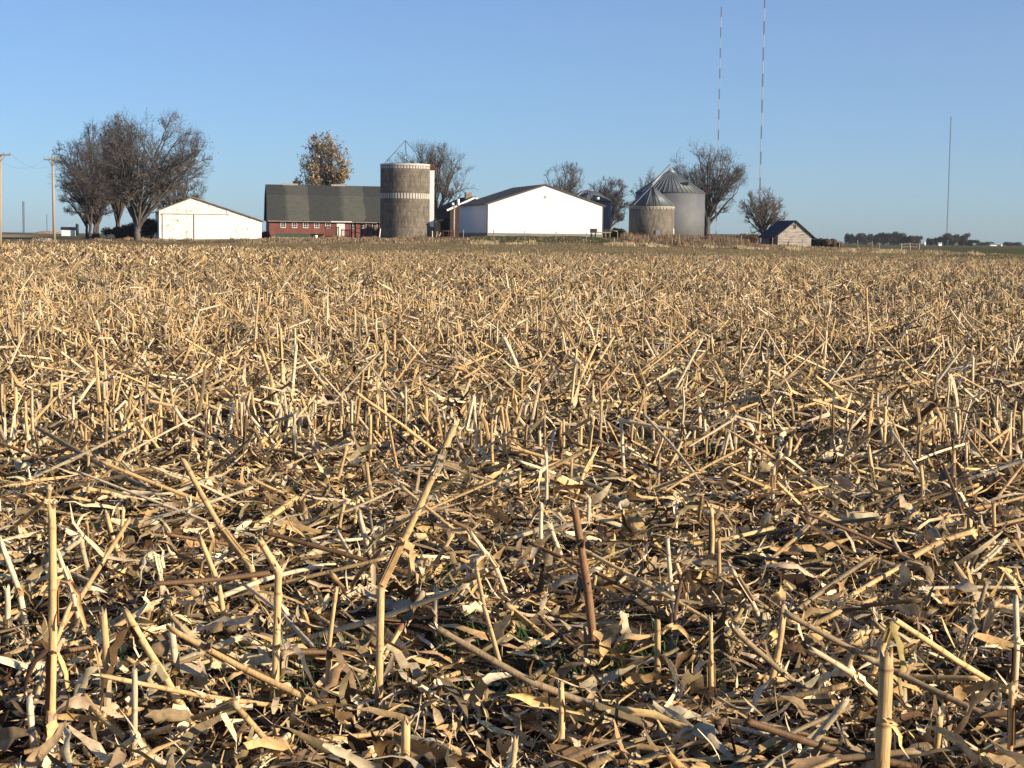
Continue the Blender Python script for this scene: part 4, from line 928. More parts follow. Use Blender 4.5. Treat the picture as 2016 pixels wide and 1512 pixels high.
# ------------------------------------------------------------------ broadcast masts
M['mast_red'] = mat('mast_orange_paint', (.12, .085, .10), .7, n_amt=.05); M['mast_white'] = mat('mast_white_paint', (.5, .54, .6), .6, n_amt=.04)
M['mast_grey'] = mat('mast_grey_steel', (.10, .11, .12), .7, n_amt=.05)
def mast(px, pyt, pyb, D, w, bands, label, grey=False):
    x0, y0, _ = W(px[1], pyb, D); b0 = np.array([x0, y0, float(Hm(x0, y0))]); top = W(px[0], pyt, D) - b0; H = float(top[2])
    root = empty('radio_mast', b0, 0, label, 'radio mast', 'guyed radio masts')
    cor = [(w * .58 * math.cos(a), w * .58 * math.sin(a)) for a in (R(-90), R(30), R(150))]
    n = bands; tk = w * .16
    for i in range(n):
        z0 = H * i / n; z1 = H * (i + 1) / n; b = MB(); red = (n - 1 - i) % 2 == 0; m = M['mast_grey'] if grey else (M['mast_red'] if red else M['mast_white'])
        for c in cor: b.bar((c[0], c[1], z0), (c[0], c[1], z1), tk, 4)
        st = max(2, int((z1 - z0) / (w * 1.6)))
        for k in range(st):
            za_ = z0 + (z1 - z0) * k / st; zb_ = z0 + (z1 - z0) * (k + 1) / st
            for j in range(3):
                c, d = cor[j], cor[(j + 1) % 3]; b.bar((c[0], c[1], za_), (d[0], d[1], zb_), tk * .4, 3); b.bar((d[0], d[1], za_), (c[0], c[1], zb_), tk * .4, 3)
        b.build('grey_section' if grey else ('orange_section' if red else 'white_section'), m, root)
    return root
mast((1416, 1409.5), 13, 474, 2000, 1.15, 23, 'orange and white radio mast rising behind the big right-hand tree')
mast((1503, 1493.5), -10, 475, 2050, 1.4, 19, 'tallest orange and white radio mast, running off the top')
mast((1872, 1863.5), 229, 480, 2300, 1.1, 5, 'plain grey radio mast above the far trees at right', True)
mast((47, 46.5), 396, 457, 2400, 2.3, 2, 'small distant grey mast left of the power pole', True)
mast((93, 92.5), 421, 457, 2600, 1.0, 2, 'faintest distant mast, hairline thin, just left of the brown power pole', True)

# ------------------------------------------------------------------ trees
M_BARK = attr_mat('bark', n_scale=3, n_amt=.3, rough=.95, spec=.05)
M_TWIG = attr_mat('twigs', n_scale=.6, n_amt=.2, rough=.9, spec=.05)
M_TLEAF = attr_mat('tree_leaf', transl=.25, n_scale=.8, n_amt=.25)
def grow(rng, P, Rr, n, t0, t1, ang, Lr, K, env, up, wob, rk):
    """children of the polylines P: n each; all vectorised"""
    N = len(P); idx = np.repeat(np.arange(N), n); M_ = len(idx); t = rng.uniform(t0, t1, M_) * (P.shape[1] - 1) * .999; i = t.astype(int); f = (t - i)[:, None]
    st = P[idx, i] * (1 - f) + P[idx, i + 1] * f; tan = nrm(P[idx, i + 1] - P[idx, i]); pr = Rr[idx, i] * (1 - f[:, 0]) + Rr[idx, i + 1] * f[:, 0]
    PL = np.linalg.norm(P[:, -1] - P[:, 0], axis=1)[idx]
    rv = nrm(np.cross(tan, rng.normal(0, 1, (M_, 3)))); a = rng.normal(ang, ang * .25, M_)[:, None]
    d = nrm(tan * np.cos(a) + rv * np.sin(a) + np.array([0, 0, up]))
    L = (Lr[0] + (Lr[1] - Lr[0]) * rng.random(M_)) * (PL if Lr[2] else 1.0)
    c, rr = env
    for _ in range(5):
        e = st + d * L[:, None]; q = np.linalg.norm((e - c) / rr, axis=1); L = np.where(q > 1, L * .78, L)
    Q = np.zeros((M_, K, 3)); Q[:, 0] = st; dd = d.copy()
    for k in range(1, K):
        dd = nrm(dd + rng.normal(0, wob, (M_, 3)) + np.array([0, 0, up * .25])); Q[:, k] = Q[:, k - 1] + dd * (L / (K - 1))[:, None]
    r0 = np.minimum(pr * rk, L * .035 + .006); r1 = r0 * .4
    return Q, r0[:, None] + (r1 - r0)[:, None] * np.linspace(0, 1, K)[None]
def make_tree(name, label, px, pyb, D, pytop, pxl, pxr, trunk_px, fork=.22, seed=1, dens=1.0, low=.2, bark=(.115, .105, .095), twig=(.14, .13, .12), leaves=0, leafpal=None, leafsz=.2,
              limbs=8, stems=1, group='bare farmyard trees', cat='tree', stiff=.35, patchy=False, twr=.009):
    rng = col_rng(seed); b0 = W(px, pyb, D); b0[2] = min(b0[2], float(Hm(b0[0], b0[1])) + .1); s = FPX / D
    H = float(W(px, pytop, D)[2] - b0[2]); xl = (pxl - px) / s; xr = (pxr - px) / s; hw = (xr - xl) / 2; cx = (xl + xr) / 2
    zc = H * (.5 + low * .5); env = (np.array([cx, 0, zc]), np.array([hw, hw * .85, H - zc]))
    tr = trunk_px / s / 2; bark = np.array(bark); twig = np.array(twig)
    gt = Geo(); gc = Geo(); K0 = 8; P0 = []
    for k in range(stems):
        an = rng.uniform(0, 6.28); sp = .0 if stems == 1 else rng.uniform(.25, .9)
        th = H * fork * rng.uniform(.9, 1.1) * (1 if stems == 1 else 2.0); q = np.linspace(0, 1, K0)
        p = np.stack([math.cos(an) * sp * q * th * .4 + math.cos(an) * sp * .8, math.sin(an) * sp * q * th * .4 + math.sin(an) * sp * .8, q * th - .2], -1) + rng.normal(0, .03, (K0, 3)); P0.append(p)
    P0 = np.array(P0); R0 = np.repeat((tr * np.interp(np.linspace(0, 1, K0), [0, .15, 1], [1.45, 1.05, .85]))[None], stems, 0) / math.sqrt(stems)
    def tcol(P, c): return np.broadcast_to(c, P.shape) * rng.uniform(.8, 1.2, (P.shape[0], 1, 1))
    tubes(gt, P0, R0, 10, tcol(P0, bark))
    nl = int(limbs * 2)
    P1 = np.zeros((nl, 9, 3)); R1 = np.zeros((nl, 9)); q = np.linspace(0, 1, 9)
    for k in range(nl):
        st_i = k % stems; tt = rng.uniform(.8, 1.0) if k % 4 else rng.uniform(.62, .85); i0 = int(tt * (K0 - 1)); s0 = P0[st_i, i0]
        az = 2 * np.pi * (k * .618 + rng.uniform(-.08, .08)); el = math.asin(min(1, max(-.8, rng.uniform(-.75, .2) if k % 3 == 0 else rng.uniform(.0, 1.0)))); sc = rng.uniform(.62, .90)
        e = env[0] + np.array([math.cos(az) * math.cos(el) * env[1][0], math.sin(az) * math.cos(el) * env[1][1], math.sin(el) * env[1][2]]) * sc
        dist = np.linalg.norm(e - s0); c1 = s0 + nrm(e - s0) * dist * .35 + np.array([0, 0, dist * .12 * rng.uniform(.5, 1.6)]); 
        P1[k] = ((1 - q) ** 2)[:, None] * s0 + (2 * q * (1 - q))[:, None] * c1 + (q ** 2)[:, None] * e
        P1[k, 1:] += np.cumsum(rng.normal(0, dist * .012, (8, 3)), 0)
        rr0 = tr * rng.uniform(.38, .62); R1[k] = rr0 * (1 - q * .85) + .02
    tubes(gt, P1, R1, 7, tcol(P1, bark))
    lump = 1 + .0
    P2, R2 = grow(rng, P1, R1, 7, .25, 1.0, .65, (.18, .40, 1), 7, (env[0], env[1] * .98), .16, .12, .7)
    tubes(gc, P2, R2, 5, tcol(P2, bark * 1.1))
    P3, R3 = grow(rng, P2, R2, 6, .2, 1.0, .75, (.35, .6, 1), 6, (env[0], env[1] * 1.04), .12, .16, .7)
    tubes(gc, P3, np.maximum(R3, .016), 4, tcol(P3, bark * 1.15))
    n4 = max(3, int(round(5 * dens))); P4, R4 = grow(rng, P3, R3, n4, .15, 1.0, .7, (.4, .75, 1), 4, (env[0], env[1] * 1.1), .08, .18, .7)
    tubes(gc, P4, np.maximum(R4, .010), 3, tcol(P4, twig))
    n5 = max(2, int(round(2.4 * dens))); sel = rng.random(len(P4)) < .85
    P5, R5 = grow(rng, P4[sel], R4[sel], n5, .1, 1.0, .65, (.5, .95, 1), 3, (env[0], env[1] * 1.18), .05, .2, .7)
    tubes(gc, P5, np.full(R5.shape, twr) * np.linspace(1, .6, 3)[None], 3, tcol(P5, twig))
    root = empty(name, b0, 0, label, cat, group)
    gt.build('trunk', [M_BARK], root, smooth=True)
    if leaves:
        T = P5.reshape(-1, 3); 
        cl = P3[:, -1]; cl = cl[rng.random(len(cl)) < (.35 if patchy else 1.0)]
        if patchy:
            c = cl[rng.integers(0, len(cl), leaves)] + rng.normal(0, .35, (leaves, 3))
        else:
            c = T[rng.integers(0, len(T), leaves)] + rng.normal(0, .12, (leaves, 3))
        d = nrm(rng.normal(0, 1, (leaves, 3))); sv = nrm(np.cross(d, rng.normal(0, 1, (leaves, 3)))); L = rng.uniform(.6, 1.2, leaves) * leafsz
        P = np.stack([c - d * L[:, None] / 2, c + d * L[:, None] / 2], 1); pal = np.array(leafpal)
        zz = np.clip((c[:, 2] / H), 0, 1); pick = np.clip((rng.random(leaves) * len(pal)).astype(int), 0, len(pal) - 1)
        Cc = pal[pick] * rng.uniform(.6, 1.3, (leaves, 1))
        ribbons(gc, P, np.stack([L * .8, L * .5], 1), np.repeat(sv[:, None], 2, 1), np.repeat(Cc[:, None], 2, 1), 1, 2)
    gc.build('crown', [M_TWIG, M_TLEAF], root)
    return root
LB = [(.22, .12, .07), (.17, .11, .08), (.13, .11, .09)]
make_tree('bare_tree', 'largest bare spreading tree with a forked trunk beside the white barn', 270, 479, 187, 217, 176, 418, 13, fork=.17, seed=101, dens=1.15, low=.22, leaves=1800, leafpal=LB, leafsz=.16, patchy=True, limbs=11, )
make_tree('bare_tree', 'dense bare tree at the left end, behind the brown power pole', 190, 470, 206, 238, 103, 262, 11, fork=.2, seed=102, dens=1.25, low=.12, limbs=11, leaves=900, leafpal=LB, leafsz=.16, patchy=True, bark=(.09, .075, .065), twig=(.12, .108, .10))
make_tree('bare_tree', 'low multi-stemmed bare tree under the leftmost crown', 172, 470, 200, 330, 112, 232, 9, fork=.18, seed=103, dens=1.0, low=.1, limbs=9, stems=3, bark=(.075, .065, .06), twig=(.115, .105, .098))
make_tree('bare_tree', 'bare tree between the two biggest crowns at left, farther back', 232, 470, 214, 240, 180, 300, 9, fork=.2, seed=104, dens=1.0, low=.12, limbs=9, bark=(.085, .07, .06), twig=(.12, .108, .10))
make_tree('bare_tree', 'bare tree rising right behind the roof of the white barn', 352, 470, 216, 310, 290, 414, 8, fork=.2, seed=105, dens=1.0, low=.15, limbs=9, bark=(.09, .08, .07), twig=(.125, .115, .105))
LP = [(.48, .29, .12), (.38, .27, .14), (.46, .34, .2), (.34, .30, .23), (.20, .17, .10), (.52, .45, .36)]
make_tree('autumn_tree', 'tree still holding pale orange-brown leaves behind the brick barn', 636, 468, 258, 261, 580, 693, 8, fork=.2, seed=106, dens=.7, low=.1, leaves=9500, leafpal=LP, leafsz=.25, limbs=9, stiff=.28)
make_tree('bare_tree', 'wide bare tree behind the tall silo', 858, 466, 262, 281, 738, 945, 12, fork=.24, seed=107, dens=.95, low=.2, limbs=10)
make_tree('bare_tree', 'thin-crowned bare tree behind the ridge of the white shed', 1108, 466, 276, 318, 1058, 1166, 8, fork=.3, seed=108, dens=.75, low=.25, limbs=7)
make_tree('bare_tree', 'rounded bare tree behind the pale-roofed steel bin', 1200, 466, 262, 347, 1144, 1246, 8, fork=.2, seed=109, dens=1.25, low=.1, limbs=11)
make_tree('bare_tree', 'small bare tree peeking over the squat tan silo', 1272, 466, 262, 329, 1238, 1312, 7, fork=.25, seed=110, dens=.9, low=.2, limbs=8)
make_tree('bare_tree', 'big bare tree right of the largest steel bin', 1392, 471, 236, 272, 1305, 1466, 12, fork=.28, seed=111, dens=1.0, low=.16, limbs=10, leaves=900, leafpal=LB, leafsz=.16, patchy=True, stiff=.3)
make_tree('bare_tree', 'pinkish bare tree leaning over the small wooden shed', 1503, 472, 228, 369, 1452, 1553, 8, fork=.2, seed=112, dens=.95, low=.12, limbs=9, twig=(.21, .165, .135))
def bush(name, label, px, pyb, D, pyt, pxl, pxr, seed, col=(.03, .035, .025), n=4500, cat='bush', group=None, sz=.16):
    rng = col_rng(seed); b0 = W(px, pyb, D); b0[2] = min(b0[2], float(Hm(b0[0], b0[1])) + .1); s = FPX / D; H = float(W(px, pyt, D)[2] - b0[2]); hw = (pxr - pxl) / 2 / s; cx = ((pxl + pxr) / 2 - px) / s
    root = empty(name, b0, 0, label, cat, group)
    g = Geo(); K = 5; ns = 14; a = rng.uniform(0, 6.28, ns); q = np.linspace(0, 1, K); P = np.stack([cx + np.cos(a)[:, None] * q * hw * .7, np.sin(a)[:, None] * q * hw * .6, np.ones((ns, 1)) * q * H * .8 - .1], -1)
    tubes(g, P, np.full((ns, K), .03), 4, np.broadcast_to(np.array([.07, .05, .035]), P.shape)); g.build('stem', [M_BARK], root)
    lob = rng.normal(0, .33, (9, 3)) * [hw, hw * .8, H * .35] + [cx, 0, H * .5]; g = Geo()
    c = lob[rng.integers(0, 9, n)] + nrm(rng.normal(0, 1, (n, 3))) * rng.uniform(.25, 1, (n, 1)) * [hw * .45, hw * .45, H * .36]; c[:, 2] = np.clip(c[:, 2], 0.0, H * 1.02)
    d = nrm(rng.normal(0, 1, (n, 3))); sv = nrm(np.cross(d, rng.normal(0, 1, (n, 3)))); L = rng.uniform(.6, 1.3, n) * sz
    ribbons(g, np.stack([c - d * L[:, None] / 2, c + d * L[:, None] / 2], 1), np.stack([L * .6, L * .3], 1), np.repeat(sv[:, None], 2, 1), np.repeat((np.array(col) * rng.uniform(.5, 1.6, (n, 1)))[:, None], 2, 1), 0, 2)
    g.build('foliage', [M_TLEAF], root)
GB = 'dark bushes under the left-hand trees'
bush('dark_bush', 'low dark bush left of the forked trunk', 232, 470, 200, 446, 205, 262, 301, (.05, .042, .034), 5000, group=GB)
bush('dark_bush', 'dark bush filling the gap between forked trunk and white barn', 293, 472, 200, 430, 272, 322, 302, (.04, .036, .03), 6500, group=GB)
bush('dark_bush', 'dark bush directly behind the forked trunk', 258, 470, 208, 438, 236, 285, 303, (.05, .042, .035), 5000, group=GB)
bush('dark_bush', 'black rounded bush between white shed and squat tan silo', 1218, 470, 200, 449, 1199, 1239, 304, (.018, .022, .016), 5000)
bush('dark_bush', 'brown thicket between white barn and brick barn', 521, 476, 214, 452, 512, 534, 305, (.09, .06, .05), 1800)
bush('dark_bush', 'rust-brown brush heap between big steel bin and wooden shed', 1468, 478, 212, 460, 1436, 1500, 306, (.15, .10, .06), 3500)
bush('brush_pile', 'pale dead brush heap at the field corner, far left', 82, 486, 176, 470, 55, 112, 307, (.42, .34, .24), 3500, cat='brush pile')

# ------------------------------------------------------------------ far trees
def far_tree(seed, H=9.0, hw=5.0, n=2600, col=(.075, .065, .055)):
    rng = col_rng(seed); root = empty('far_tree', (0, 0, 0), 0, 'x', 'tree', 'far trees on the right horizon'); g = Geo()
    q = np.linspace(0, 1, 5); ns = 9; a = rng.uniform(0, 6.28, ns); P = np.stack([np.cos(a)[:, None] * q ** 1.6 * hw * .6, np.sin(a)[:, None] * q ** 1.6 * hw * .6, np.ones((ns, 1)) * q * H * .75], -1)
    tubes(g, P, np.interp(q, [0, 1], [.32, .08])[None].repeat(ns, 0), 5, np.broadcast_to(np.array([.05, .043, .036]), P.shape)); g.build('trunk', [M_BARK], root)
    lob = np.stack([rng.uniform(-.6, .6, 10) * hw, rng.uniform(-.6, .6, 10) * hw, np.concatenate([rng.uniform(.12, .4, 3), rng.uniform(.3, .8, 7)]) * H], -1); g = Geo()
    c = lob[rng.integers(0, 10, n)] + nrm(rng.normal(0, 1, (n, 3))) * rng.uniform(.2, 1, (n, 1)) * [hw * .4, hw * .4, H * .24]; c[:, 2] = np.maximum(c[:, 2], .15)
    d = nrm(rng.normal(0, 1, (n, 3)) + [0, 0, .5]); sv = nrm(np.cross(d, rng.normal(0, 1, (n, 3)))); L = rng.uniform(.5, 1.3, n)
    ribbons(g, np.stack([c - d * L[:, None] / 2, c + d * L[:, None] / 2], 1), np.stack([L * .35, L * .15], 1), np.repeat(sv[:, None], 2, 1), np.repeat((np.array(col) * rng.uniform(.6, 1.4, (n, 1)))[:, None], 2, 1), 0, 2)
    g.build('crown', [M_TLEAF], root); return root
def far_trees():
    base = [far_tree(401), far_tree(402, col=(.10, .085, .075)), far_tree(403, col=(.035, .042, .032))]; used = [False] * 3
    L = [(1672,460,20,2,'first, low dark tree at the left end of the near clump'),(1690,459,30,1,'brownish round tree second in the near clump'),(1706,460,26,0,'dark round tree third in the near clump'),
         (1723,458,28,0,'broad dark tree in the middle of the near clump'),(1738,459,24,2,'evergreen-dark tree just right of the clump centre'),(1752,456,24,0,'tallest tree of the near clump'),(1768,458,24,1,'pale-topped tree near the right part of the clump'),
         (1785,464,28,0,'low round tree toward the right end of the near clump'),(1800,464,26,1,'last round tree at the right end of the near clump'),
         (1831,469,16,2,'small dark tree starting the clump under the grey mast'),(1846,468,18,2,'dark low evergreen left of the grey mast foot'),(1860,459,26,1,'brown round tree right under the grey mast'),
         (1876,462,24,1,'brown tree just right of the grey mast foot'),(1893,459,26,0,'pale round crown two trees right of the grey mast'),(1912,472,26,1,'low brown bushy tree at the end of the mast clump'),
         (1932,477,22,2,'tiny low dark tree before the white roofs'),(1984,476,20,0,'small distant tree at the right edge, left one'),(2004,477,22,2,'small distant tree at the right edge, right one'),(1950,476,18,1,'tiny distant tree behind the white roofs')]
    for px, pyt, w, k, lab in L:
        D = 900 if px < 1925 else 1150; yh = HOR + (px - CX) * ROLL; pyb = yh + 1.5; x, y, _ = W(px, pyb, D); z = float(Hm(x, y))
        t = W(px, pyt, D)[2] - z; o = base[k] if not used[k] else copy_tree(base[k]); used[k] = True
        o.location = (x, y, z); sx = w * .5 / FPX * D / 5.0 * 1.1; o.scale = (sx * 1.25, sx * 1.25, t / 9.0 * 1.06); o.rotation_euler = (0, 0, px * 1.7); o['label'] = lab
far_trees()

# ------------------------------------------------------------------ far buildings
def far_building(name, px, pyb, D, wpx, hpx, rpx, wall, roof, label, group=None):
    x, y, _ = W(px, pyb, D); b0 = np.array([x, y, W(px, pyb, D)[2]]); s = FPX / D; w = wpx / s; h = hpx / s; rh = rpx / s
    root = empty(name, b0, R(14), label, 'building', group)
    MB().box(0, w, 0, w * .6, -1.5, h).build('wall', wall, root)
    b = MB(); b.slab((-.3, h), (w * .3, h + rh), -.3, w + .3, .15, 'x'); b.slab((w * .3, h + rh), (w * .6 + .3, h), -.3, w + .3, .15, 'x'); b.build('roof', roof, root)
    return root
far_building('distant_barn', 121, 457, 600, 27, 4.5, 5, M['white'], M['black'], 'distant white barn with a black roof behind the brown power pole')
def far_silo():
    b0 = W(152, 458, 600); root = empty('distant_silo', b0, 0, 'dark distant silo at the end of the black-roofed barn', 'silo'); MB().cyl((0, 0), .55, .55, -1, 3.0, 20).build('wall', M['black'], root); MB().cyl((0, 0), .6, .1, 3.0, 3.5, 20).build('roof', M['galv_plain'], root)
far_silo()
far_building('distant_house', 1848, 481, 880, 7, 2.2, 1.5, M['white'], M['galv_plain'], 'tiny white building under the trees by the grey mast')
far_building('distant_house', 1950, 483.5, 1100, 14, 1.5, 2, M['white'], M['galv_plain'], 'tiny pale-roofed building near the right edge')
def tiny_bin(px, pyb, D, label):
    b0 = W(px, pyb, D); root = empty('distant_grain_bin', b0, 0, label, 'grain bin'); s = FPX / D; MB().cyl((0, 0), 2.3 / s, 2.3 / s, -1, 2.6 / s, 20).build('wall', M['white'], root); MB().cyl((0, 0), 2.4 / s, .2 / s, 2.6 / s, 4.2 / s, 20).build('roof', M['white'], root)
tiny_bin(1632, 474, 700, 'tiny white bin on the horizon right of the wooden shed'); tiny_bin(1971, 484, 1090, 'tiny white bin beside the pale distant roof'); tiny_bin(1820, 480, 880, 'tiny white bin in the gap between far tree clumps')

# ------------------------------------------------------------------ fences, gates, scrap
def zof(x, y): return float(Hm(x, y))
def wire_fence(name, label, pts, posts_h, wires, mpost, r=.05, post='post'):
    x0, y0 = pts[0]; b0 = np.array([x0, y0, zof(x0, y0)]); root = empty(name, b0, 0, label, 'fence')
    rng = random.Random(len(pts) * 7 + int(x0)); tops = []
    for x, y in pts:
        z = zof(x, y); h = posts_h * rng.uniform(.85, 1.12); lx, ly = rng.uniform(-.06, .06), rng.uniform(-.05, .05)
        MB().bar((x - b0[0], y - b0[1], z - b0[2] - .3), (x - b0[0] + lx, y - b0[1] + ly, z - b0[2] + h), r, 6).build(post, mpost, root); tops.append((x - b0[0] + lx, y - b0[1] + ly, z - b0[2] + h))
    b = MB()
    for k in wires:
        for p, q in zip(tops, tops[1:]): b.bar((p[0], p[1], p[2] - posts_h * k), (q[0], q[1], q[2] - posts_h * k), .008 if r < .08 else .05, 4)
    b.build('wire' if r < .08 else 'rail', M['rust'] if r < .08 else mpost, root)
wire_fence('wire_fence', 'sagging wire fence with thin posts along the weedy yard edge', [(-9 + 3.4 * k, 183.2 + .3 * math.sin(k)) for k in range(13)], 1.1, (.1, .4, .7), M['wood'], .045)
wire_fence('wire_fence', 'short wire fence with dark posts right of the wooden shed', [(float(W(p, 480, 186)[0]), 186 + .2 * k) for k, p in enumerate((1652, 1690, 1718, 1733))], .95, (.1, .4, .7), M['wood'], .05)
wire_fence('wooden_fence', 'dark wooden rail fence section at the right end of the weeds', [(float(W(p, 480, 188)[0]), 188.0) for p in (1774, 1792, 1809)], .85, (.12, .5), M['wood'], .08)
wire_fence('wooden_fence', 'rusty rail pen in front of the brick barn next to the silo', [(float(W(p, 470, 208)[0]), 208 - .3 * k) for k, p in enumerate((692, 700, 712, 724, 737, 746))], 1.75, (.08, .38, .7), M['rust'], .1)
def gate(px0, px1, D, h, nb, label):
    a = W(px0, 474, D); c = W(px1, 474, D); w = c[0] - a[0]; b0 = np.array([a[0], a[1], zof(a[0], a[1])]); root = empty('pen_gate', b0, 0, label, 'gate', 'rusty stock gates')
    b = MB()
    for z in (.25, h): b.bar((0, 0, z), (w, 0, z), .05, 6)
    for x in (0, w): b.bar((x, 0, -.2), (x, 0, h + .1), .06, 6)
    b.build('gate_frame', M['rust'], root); b = MB()
    for k in range(1, nb): b.bar((w * k / nb, 0, .25), (w * k / nb, 0, h + (.15 if k % 2 else 0)), .035, 5)
    b.build('gate_bars', M['rust'], root)
gate(641, 666, 206, 1.35, 9, 'rusty upright-barred gate in front of the white barn door'); gate(862, 893, 188, .9, 3, 'low rusty gate frame before the light pole'); 
gate(672, 688, 207, 1.0, 5, 'small rusty gate between barred gate and rail pen')
def lean_posts():
    for k, (a, c, D, m, lab) in enumerate([((746, 471), (749, 450), 203, 'white', 'white leaning post at the left foot of the tall silo'),((851, 470), (851, 455), 203, 'white', 'short white post right of the tall silo'),
        ((858, 470), (861, 455), 203, 'pale_conc', 'pale leaning post between silo and light pole'),((860, 470), (868, 458), 202, 'pale_conc', 'crooked slanting pole propped right of the silo'),
        ((1209, 489), (1209, 468), 184, 'pale_conc', 'grey fence post standing alone before the black bush'),((1551, 487), (1552, 475), 184, 'rust', 'short dark post before the wooden shed wall')]):
        p = W(*a, D); q = W(*c, D); z = min(p[2], zof(p[0], p[1]) + .05); p[2] = z - .2; root = MB().bar((0, 0, 0), q - p, .085, 7, .065).build('wooden_post', M[m]); root.location = p; tag(root, lab, 'post', 'old posts about the yard')
lean_posts()
def wagon():
    b0 = W(1186, 470, 197); b0[2] = zof(b0[0], b0[1]); root = empty('wooden_wagon', b0, R(14), 'low grey wooden wagon at the right corner of the white shed', 'wagon')
    b = MB(); b.box(-.9, .9, -.6, 2.2, .55, .68)
    for x in (-.9, .82): b.box(x, x + .08, -.6, 2.2, .684, 1.05)
    b.build('bed', M['wood'], root)
    for x in (-.85, .85):
        for y in (0, 1.7):
            g = MB(); g.bar((x - .06, y, .26), (x + .06, y, .26), .26, 16); g.build('wheel', M['wood'], root)
    MB().bar((.9, -.4, .9), (1.7, -.6, .75), .07, 5).build('tongue', M['wood'], root)
wagon()
def bales():
    L = [(1605, 484, 214, 'leftmost old round bale, touching the wooden shed'), (1616, 484, 213, 'second old round bale from the wooden shed'), (1628, 485, 212, 'middle old round bale of the row'), (1640, 485, 213, 'fourth old round bale from the wooden shed'), (1654, 486, 211, 'low slumped round bale at the right end of the row')]
    rng = random.Random(4)
    for k, (px, py, D, lab) in enumerate(L):
        p = W(px, py, D); p[2] = zof(p[0], p[1]); rr = .58 if k < 4 else .38; g = Geo(); K = 9; n = 24; rg = col_rng(900 + k)
        yy = np.linspace(-.6, .6, K); prof = rr * np.array([.02, .9, .99, 1, 1.02, 1, .99, .9, .02]); ph = np.arange(n) * 2 * np.pi / n
        yy = np.array([-.62, -.6, -.45, -.2, 0, .2, .45, .6, .62])
        V = np.stack([np.cos(ph)[None] * prof[:, None], np.repeat(yy[:, None], n, 1), rr * .93 + np.sin(ph)[None] * prof[:, None] * .93], -1) + rg.normal(0, .02, (K, n, 3))
        kk, ss = np.meshgrid(np.arange(K - 1), np.arange(n), indexing='ij'); F = np.stack([kk * n + ss, kk * n + (ss + 1) % n, (kk + 1) * n + (ss + 1) % n, (kk + 1) * n + ss], -1)
        g.add(V, F, np.full(V.shape, .1)); o = g.build('hay_bale', [M['hay']], smooth=True); o.location = p; o.rotation_euler = (0, 0, rng.uniform(-.5, .5)); tag(o, lab, 'hay bale', 'old round bales by the wooden shed')
bales()
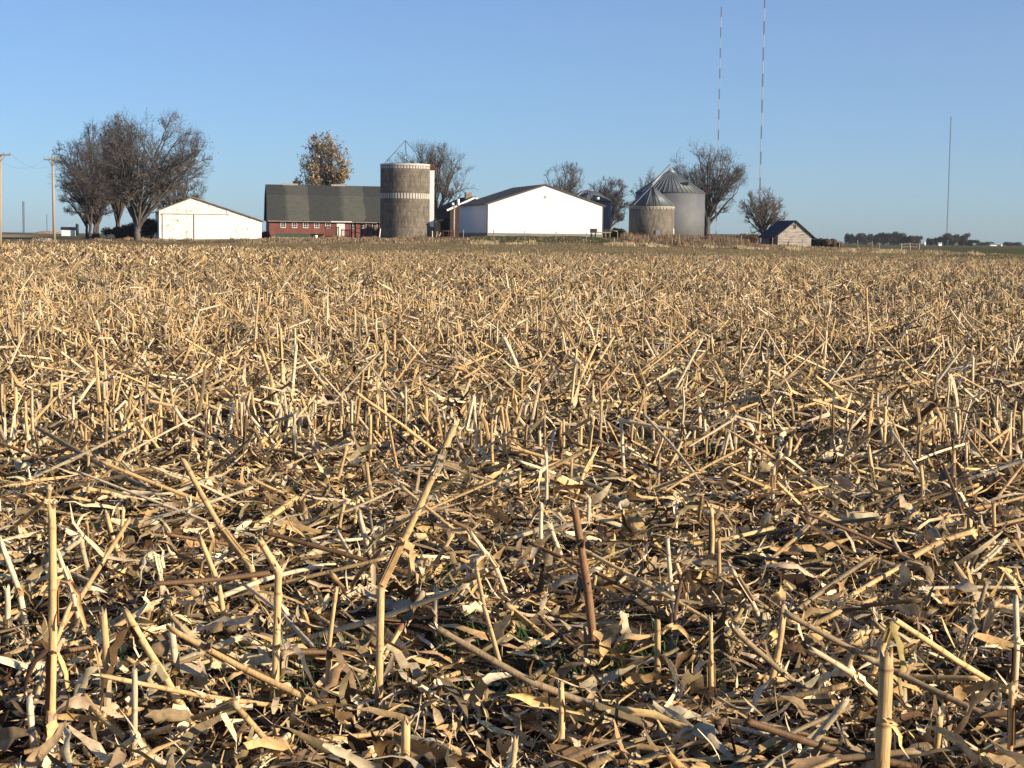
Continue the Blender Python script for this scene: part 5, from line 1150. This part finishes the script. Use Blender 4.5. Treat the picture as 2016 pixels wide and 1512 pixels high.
def misc():
    a = W(1396, 472, 226); c = W(1497, 473, 226); w = c[0] - a[0]; b0 = np.array([a[0], a[1], a[2] - .4]); root = empty('feed_bunk', b0, 0, 'long low dark feed bunk between the big tree and wooden shed', 'feed bunk')
    MB().box(0, w, 0, .2, 0, 1.0).build('front_board', M['black'], root); MB().box(0, w, 1.6, 1.8, 0, 1.0).build('rear_board', M['black'], root); MB().slab((-.1, 1.02), (2.0, 1.12), -.2, w + .2, .06, 'x').build('lid', M['trim_brown'], root)
    for k in range(6): MB().box(w * k / 5.3, w * k / 5.3 + .12, -.12, -.01, -.3, 1.0).build('post', M['wood'], root)
    a = W(541, 474, 207); c = W(636, 475, 207); w = c[0] - a[0]; b0 = np.array([a[0], a[1], zof(a[0], a[1]) - .05]); root = empty('feed_trough', b0, 0, 'long faded green trough lying before the brick barn', 'feed trough')
    MB().prism([(0, .3), (.1, .25), (.8, .25), (.9, .3), (1.0, .72), (.9, .72), (.8, .34), (.1, .34), (0, .72), (-.1, .72)], 0, w, 'x').build('trough', M['green_paint'], root)
    for k in range(5): MB().box(w * (k + .1) / 5, w * (k + .1) / 5 + .2, .1, .8, -.3, .247).build('leg', M['black'], root)
    p = W(540, 479, 203); q = W(620, 480, 203); o = MB().box(0, q[0] - p[0], 0, .25, -.3, .22).build('concrete_kerb', M['pale_conc']); o.location = (p[0], p[1], zof(p[0], p[1])); tag(o, 'low concrete kerb in the grass before the green trough', 'kerb')
    p = W(622, 482, 200); b = MB(); b.cyl((0, 0), .17, .21, 0, .38, 16); o = b.build('bucket', M['white']); o.location = (p[0], p[1], zof(p[0], p[1])); tag(o, 'small white bucket in the grass below the brick barn', 'bucket')
    # scrap heap under the steel bin
    rng = random.Random(3)
    p = W(1380, 484, 189); b0 = np.array([p[0], p[1], zof(p[0], p[1])]); b = MB()
    for k in range(26):
        x, y = rng.uniform(-1.2, 1.2), rng.uniform(-.4, .4); b.bar((x, y, rng.uniform(0, .3)), (x + rng.uniform(-.7, .7), y + rng.uniform(-.3, .3), rng.uniform(.2, .9)), rng.uniform(.03, .08), 5)
    o = b.build('scrap_heap', M['rust']); o.location = b0; tag(o, 'heap of rusty iron scrap below the largest steel bin', 'scrap heap')
    p = W(1366, 482, 188); b = MB(); b.cyl((0, 0), .14, .17, 0, .34, 12); o = b.build('bucket', M['white']); o.location = (p[0], p[1], zof(p[0], p[1]) + .05); tag(o, 'white bucket beside the rusty scrap heap', 'bucket')
    p = W(205, 466, 212); o = MB().box(0, .3, 0, .3, 0, .75).cyl((.15, .15), .13, .02, .752, .95, 8).build('salt_box', M['white']); o.location = (p[0], p[1], zof(p[0], p[1])); tag(o, 'small white box on the ground between the left trunks', 'box')
    p = W(95, 459, 700); g = Geo(); n = 28; K = 8; ph = np.arange(n) * 2 * np.pi / n; t = np.linspace(0, 1, K); rg = col_rng(77)
    V = np.stack([np.cos(ph)[None] * (1 - t[:, None]) * 7.5, np.sin(ph)[None] * (1 - t[:, None]) * 5, np.repeat((1.1 * (1 - (1 - t) ** 2) )[:, None], n, 1) - .3], -1) + rg.normal(0, .06, (K, n, 3))
    kk, ss = np.meshgrid(np.arange(K - 1), np.arange(n), indexing='ij'); F = np.stack([kk * n + ss, kk * n + (ss + 1) % n, (kk + 1) * n + (ss + 1) % n, (kk + 1) * n + ss], -1)
    g.add(V, F, np.broadcast_to([.45, .27, .16], V.shape)); o = g.build('dirt_mound', [attr_mat('mound_dirt', n_scale=.5)], smooth=True); o.location = (p[0], p[1], p[2]); tag(o, 'orange-tan dirt mound on the far left horizon', 'mound')
misc()

# ------------------------------------------------------------------ haze
def haze():
    b = MB(); b.box(-4200, 4200, -60, 3200, -1.5, 400)
    m = bpy.data.materials.new('air_haze'); m.use_nodes = True; t = m.node_tree; t.nodes.clear(); o = t.nodes.new('ShaderNodeOutputMaterial'); v = t.nodes.new('ShaderNodeVolumePrincipled')
    v.inputs['Color'].default_value = (.88, .95, 1.0, 1); v.inputs['Density'].default_value = .00009; v.inputs['Anisotropy'].default_value = .2
    t.links.new(v.outputs[0], o.inputs['Volume']); ob = b.build('haze', m); tag(ob, 'thin blue-white air haze over the whole plain', None, None, 'stuff')
HAZE = True
if HAZE: haze()
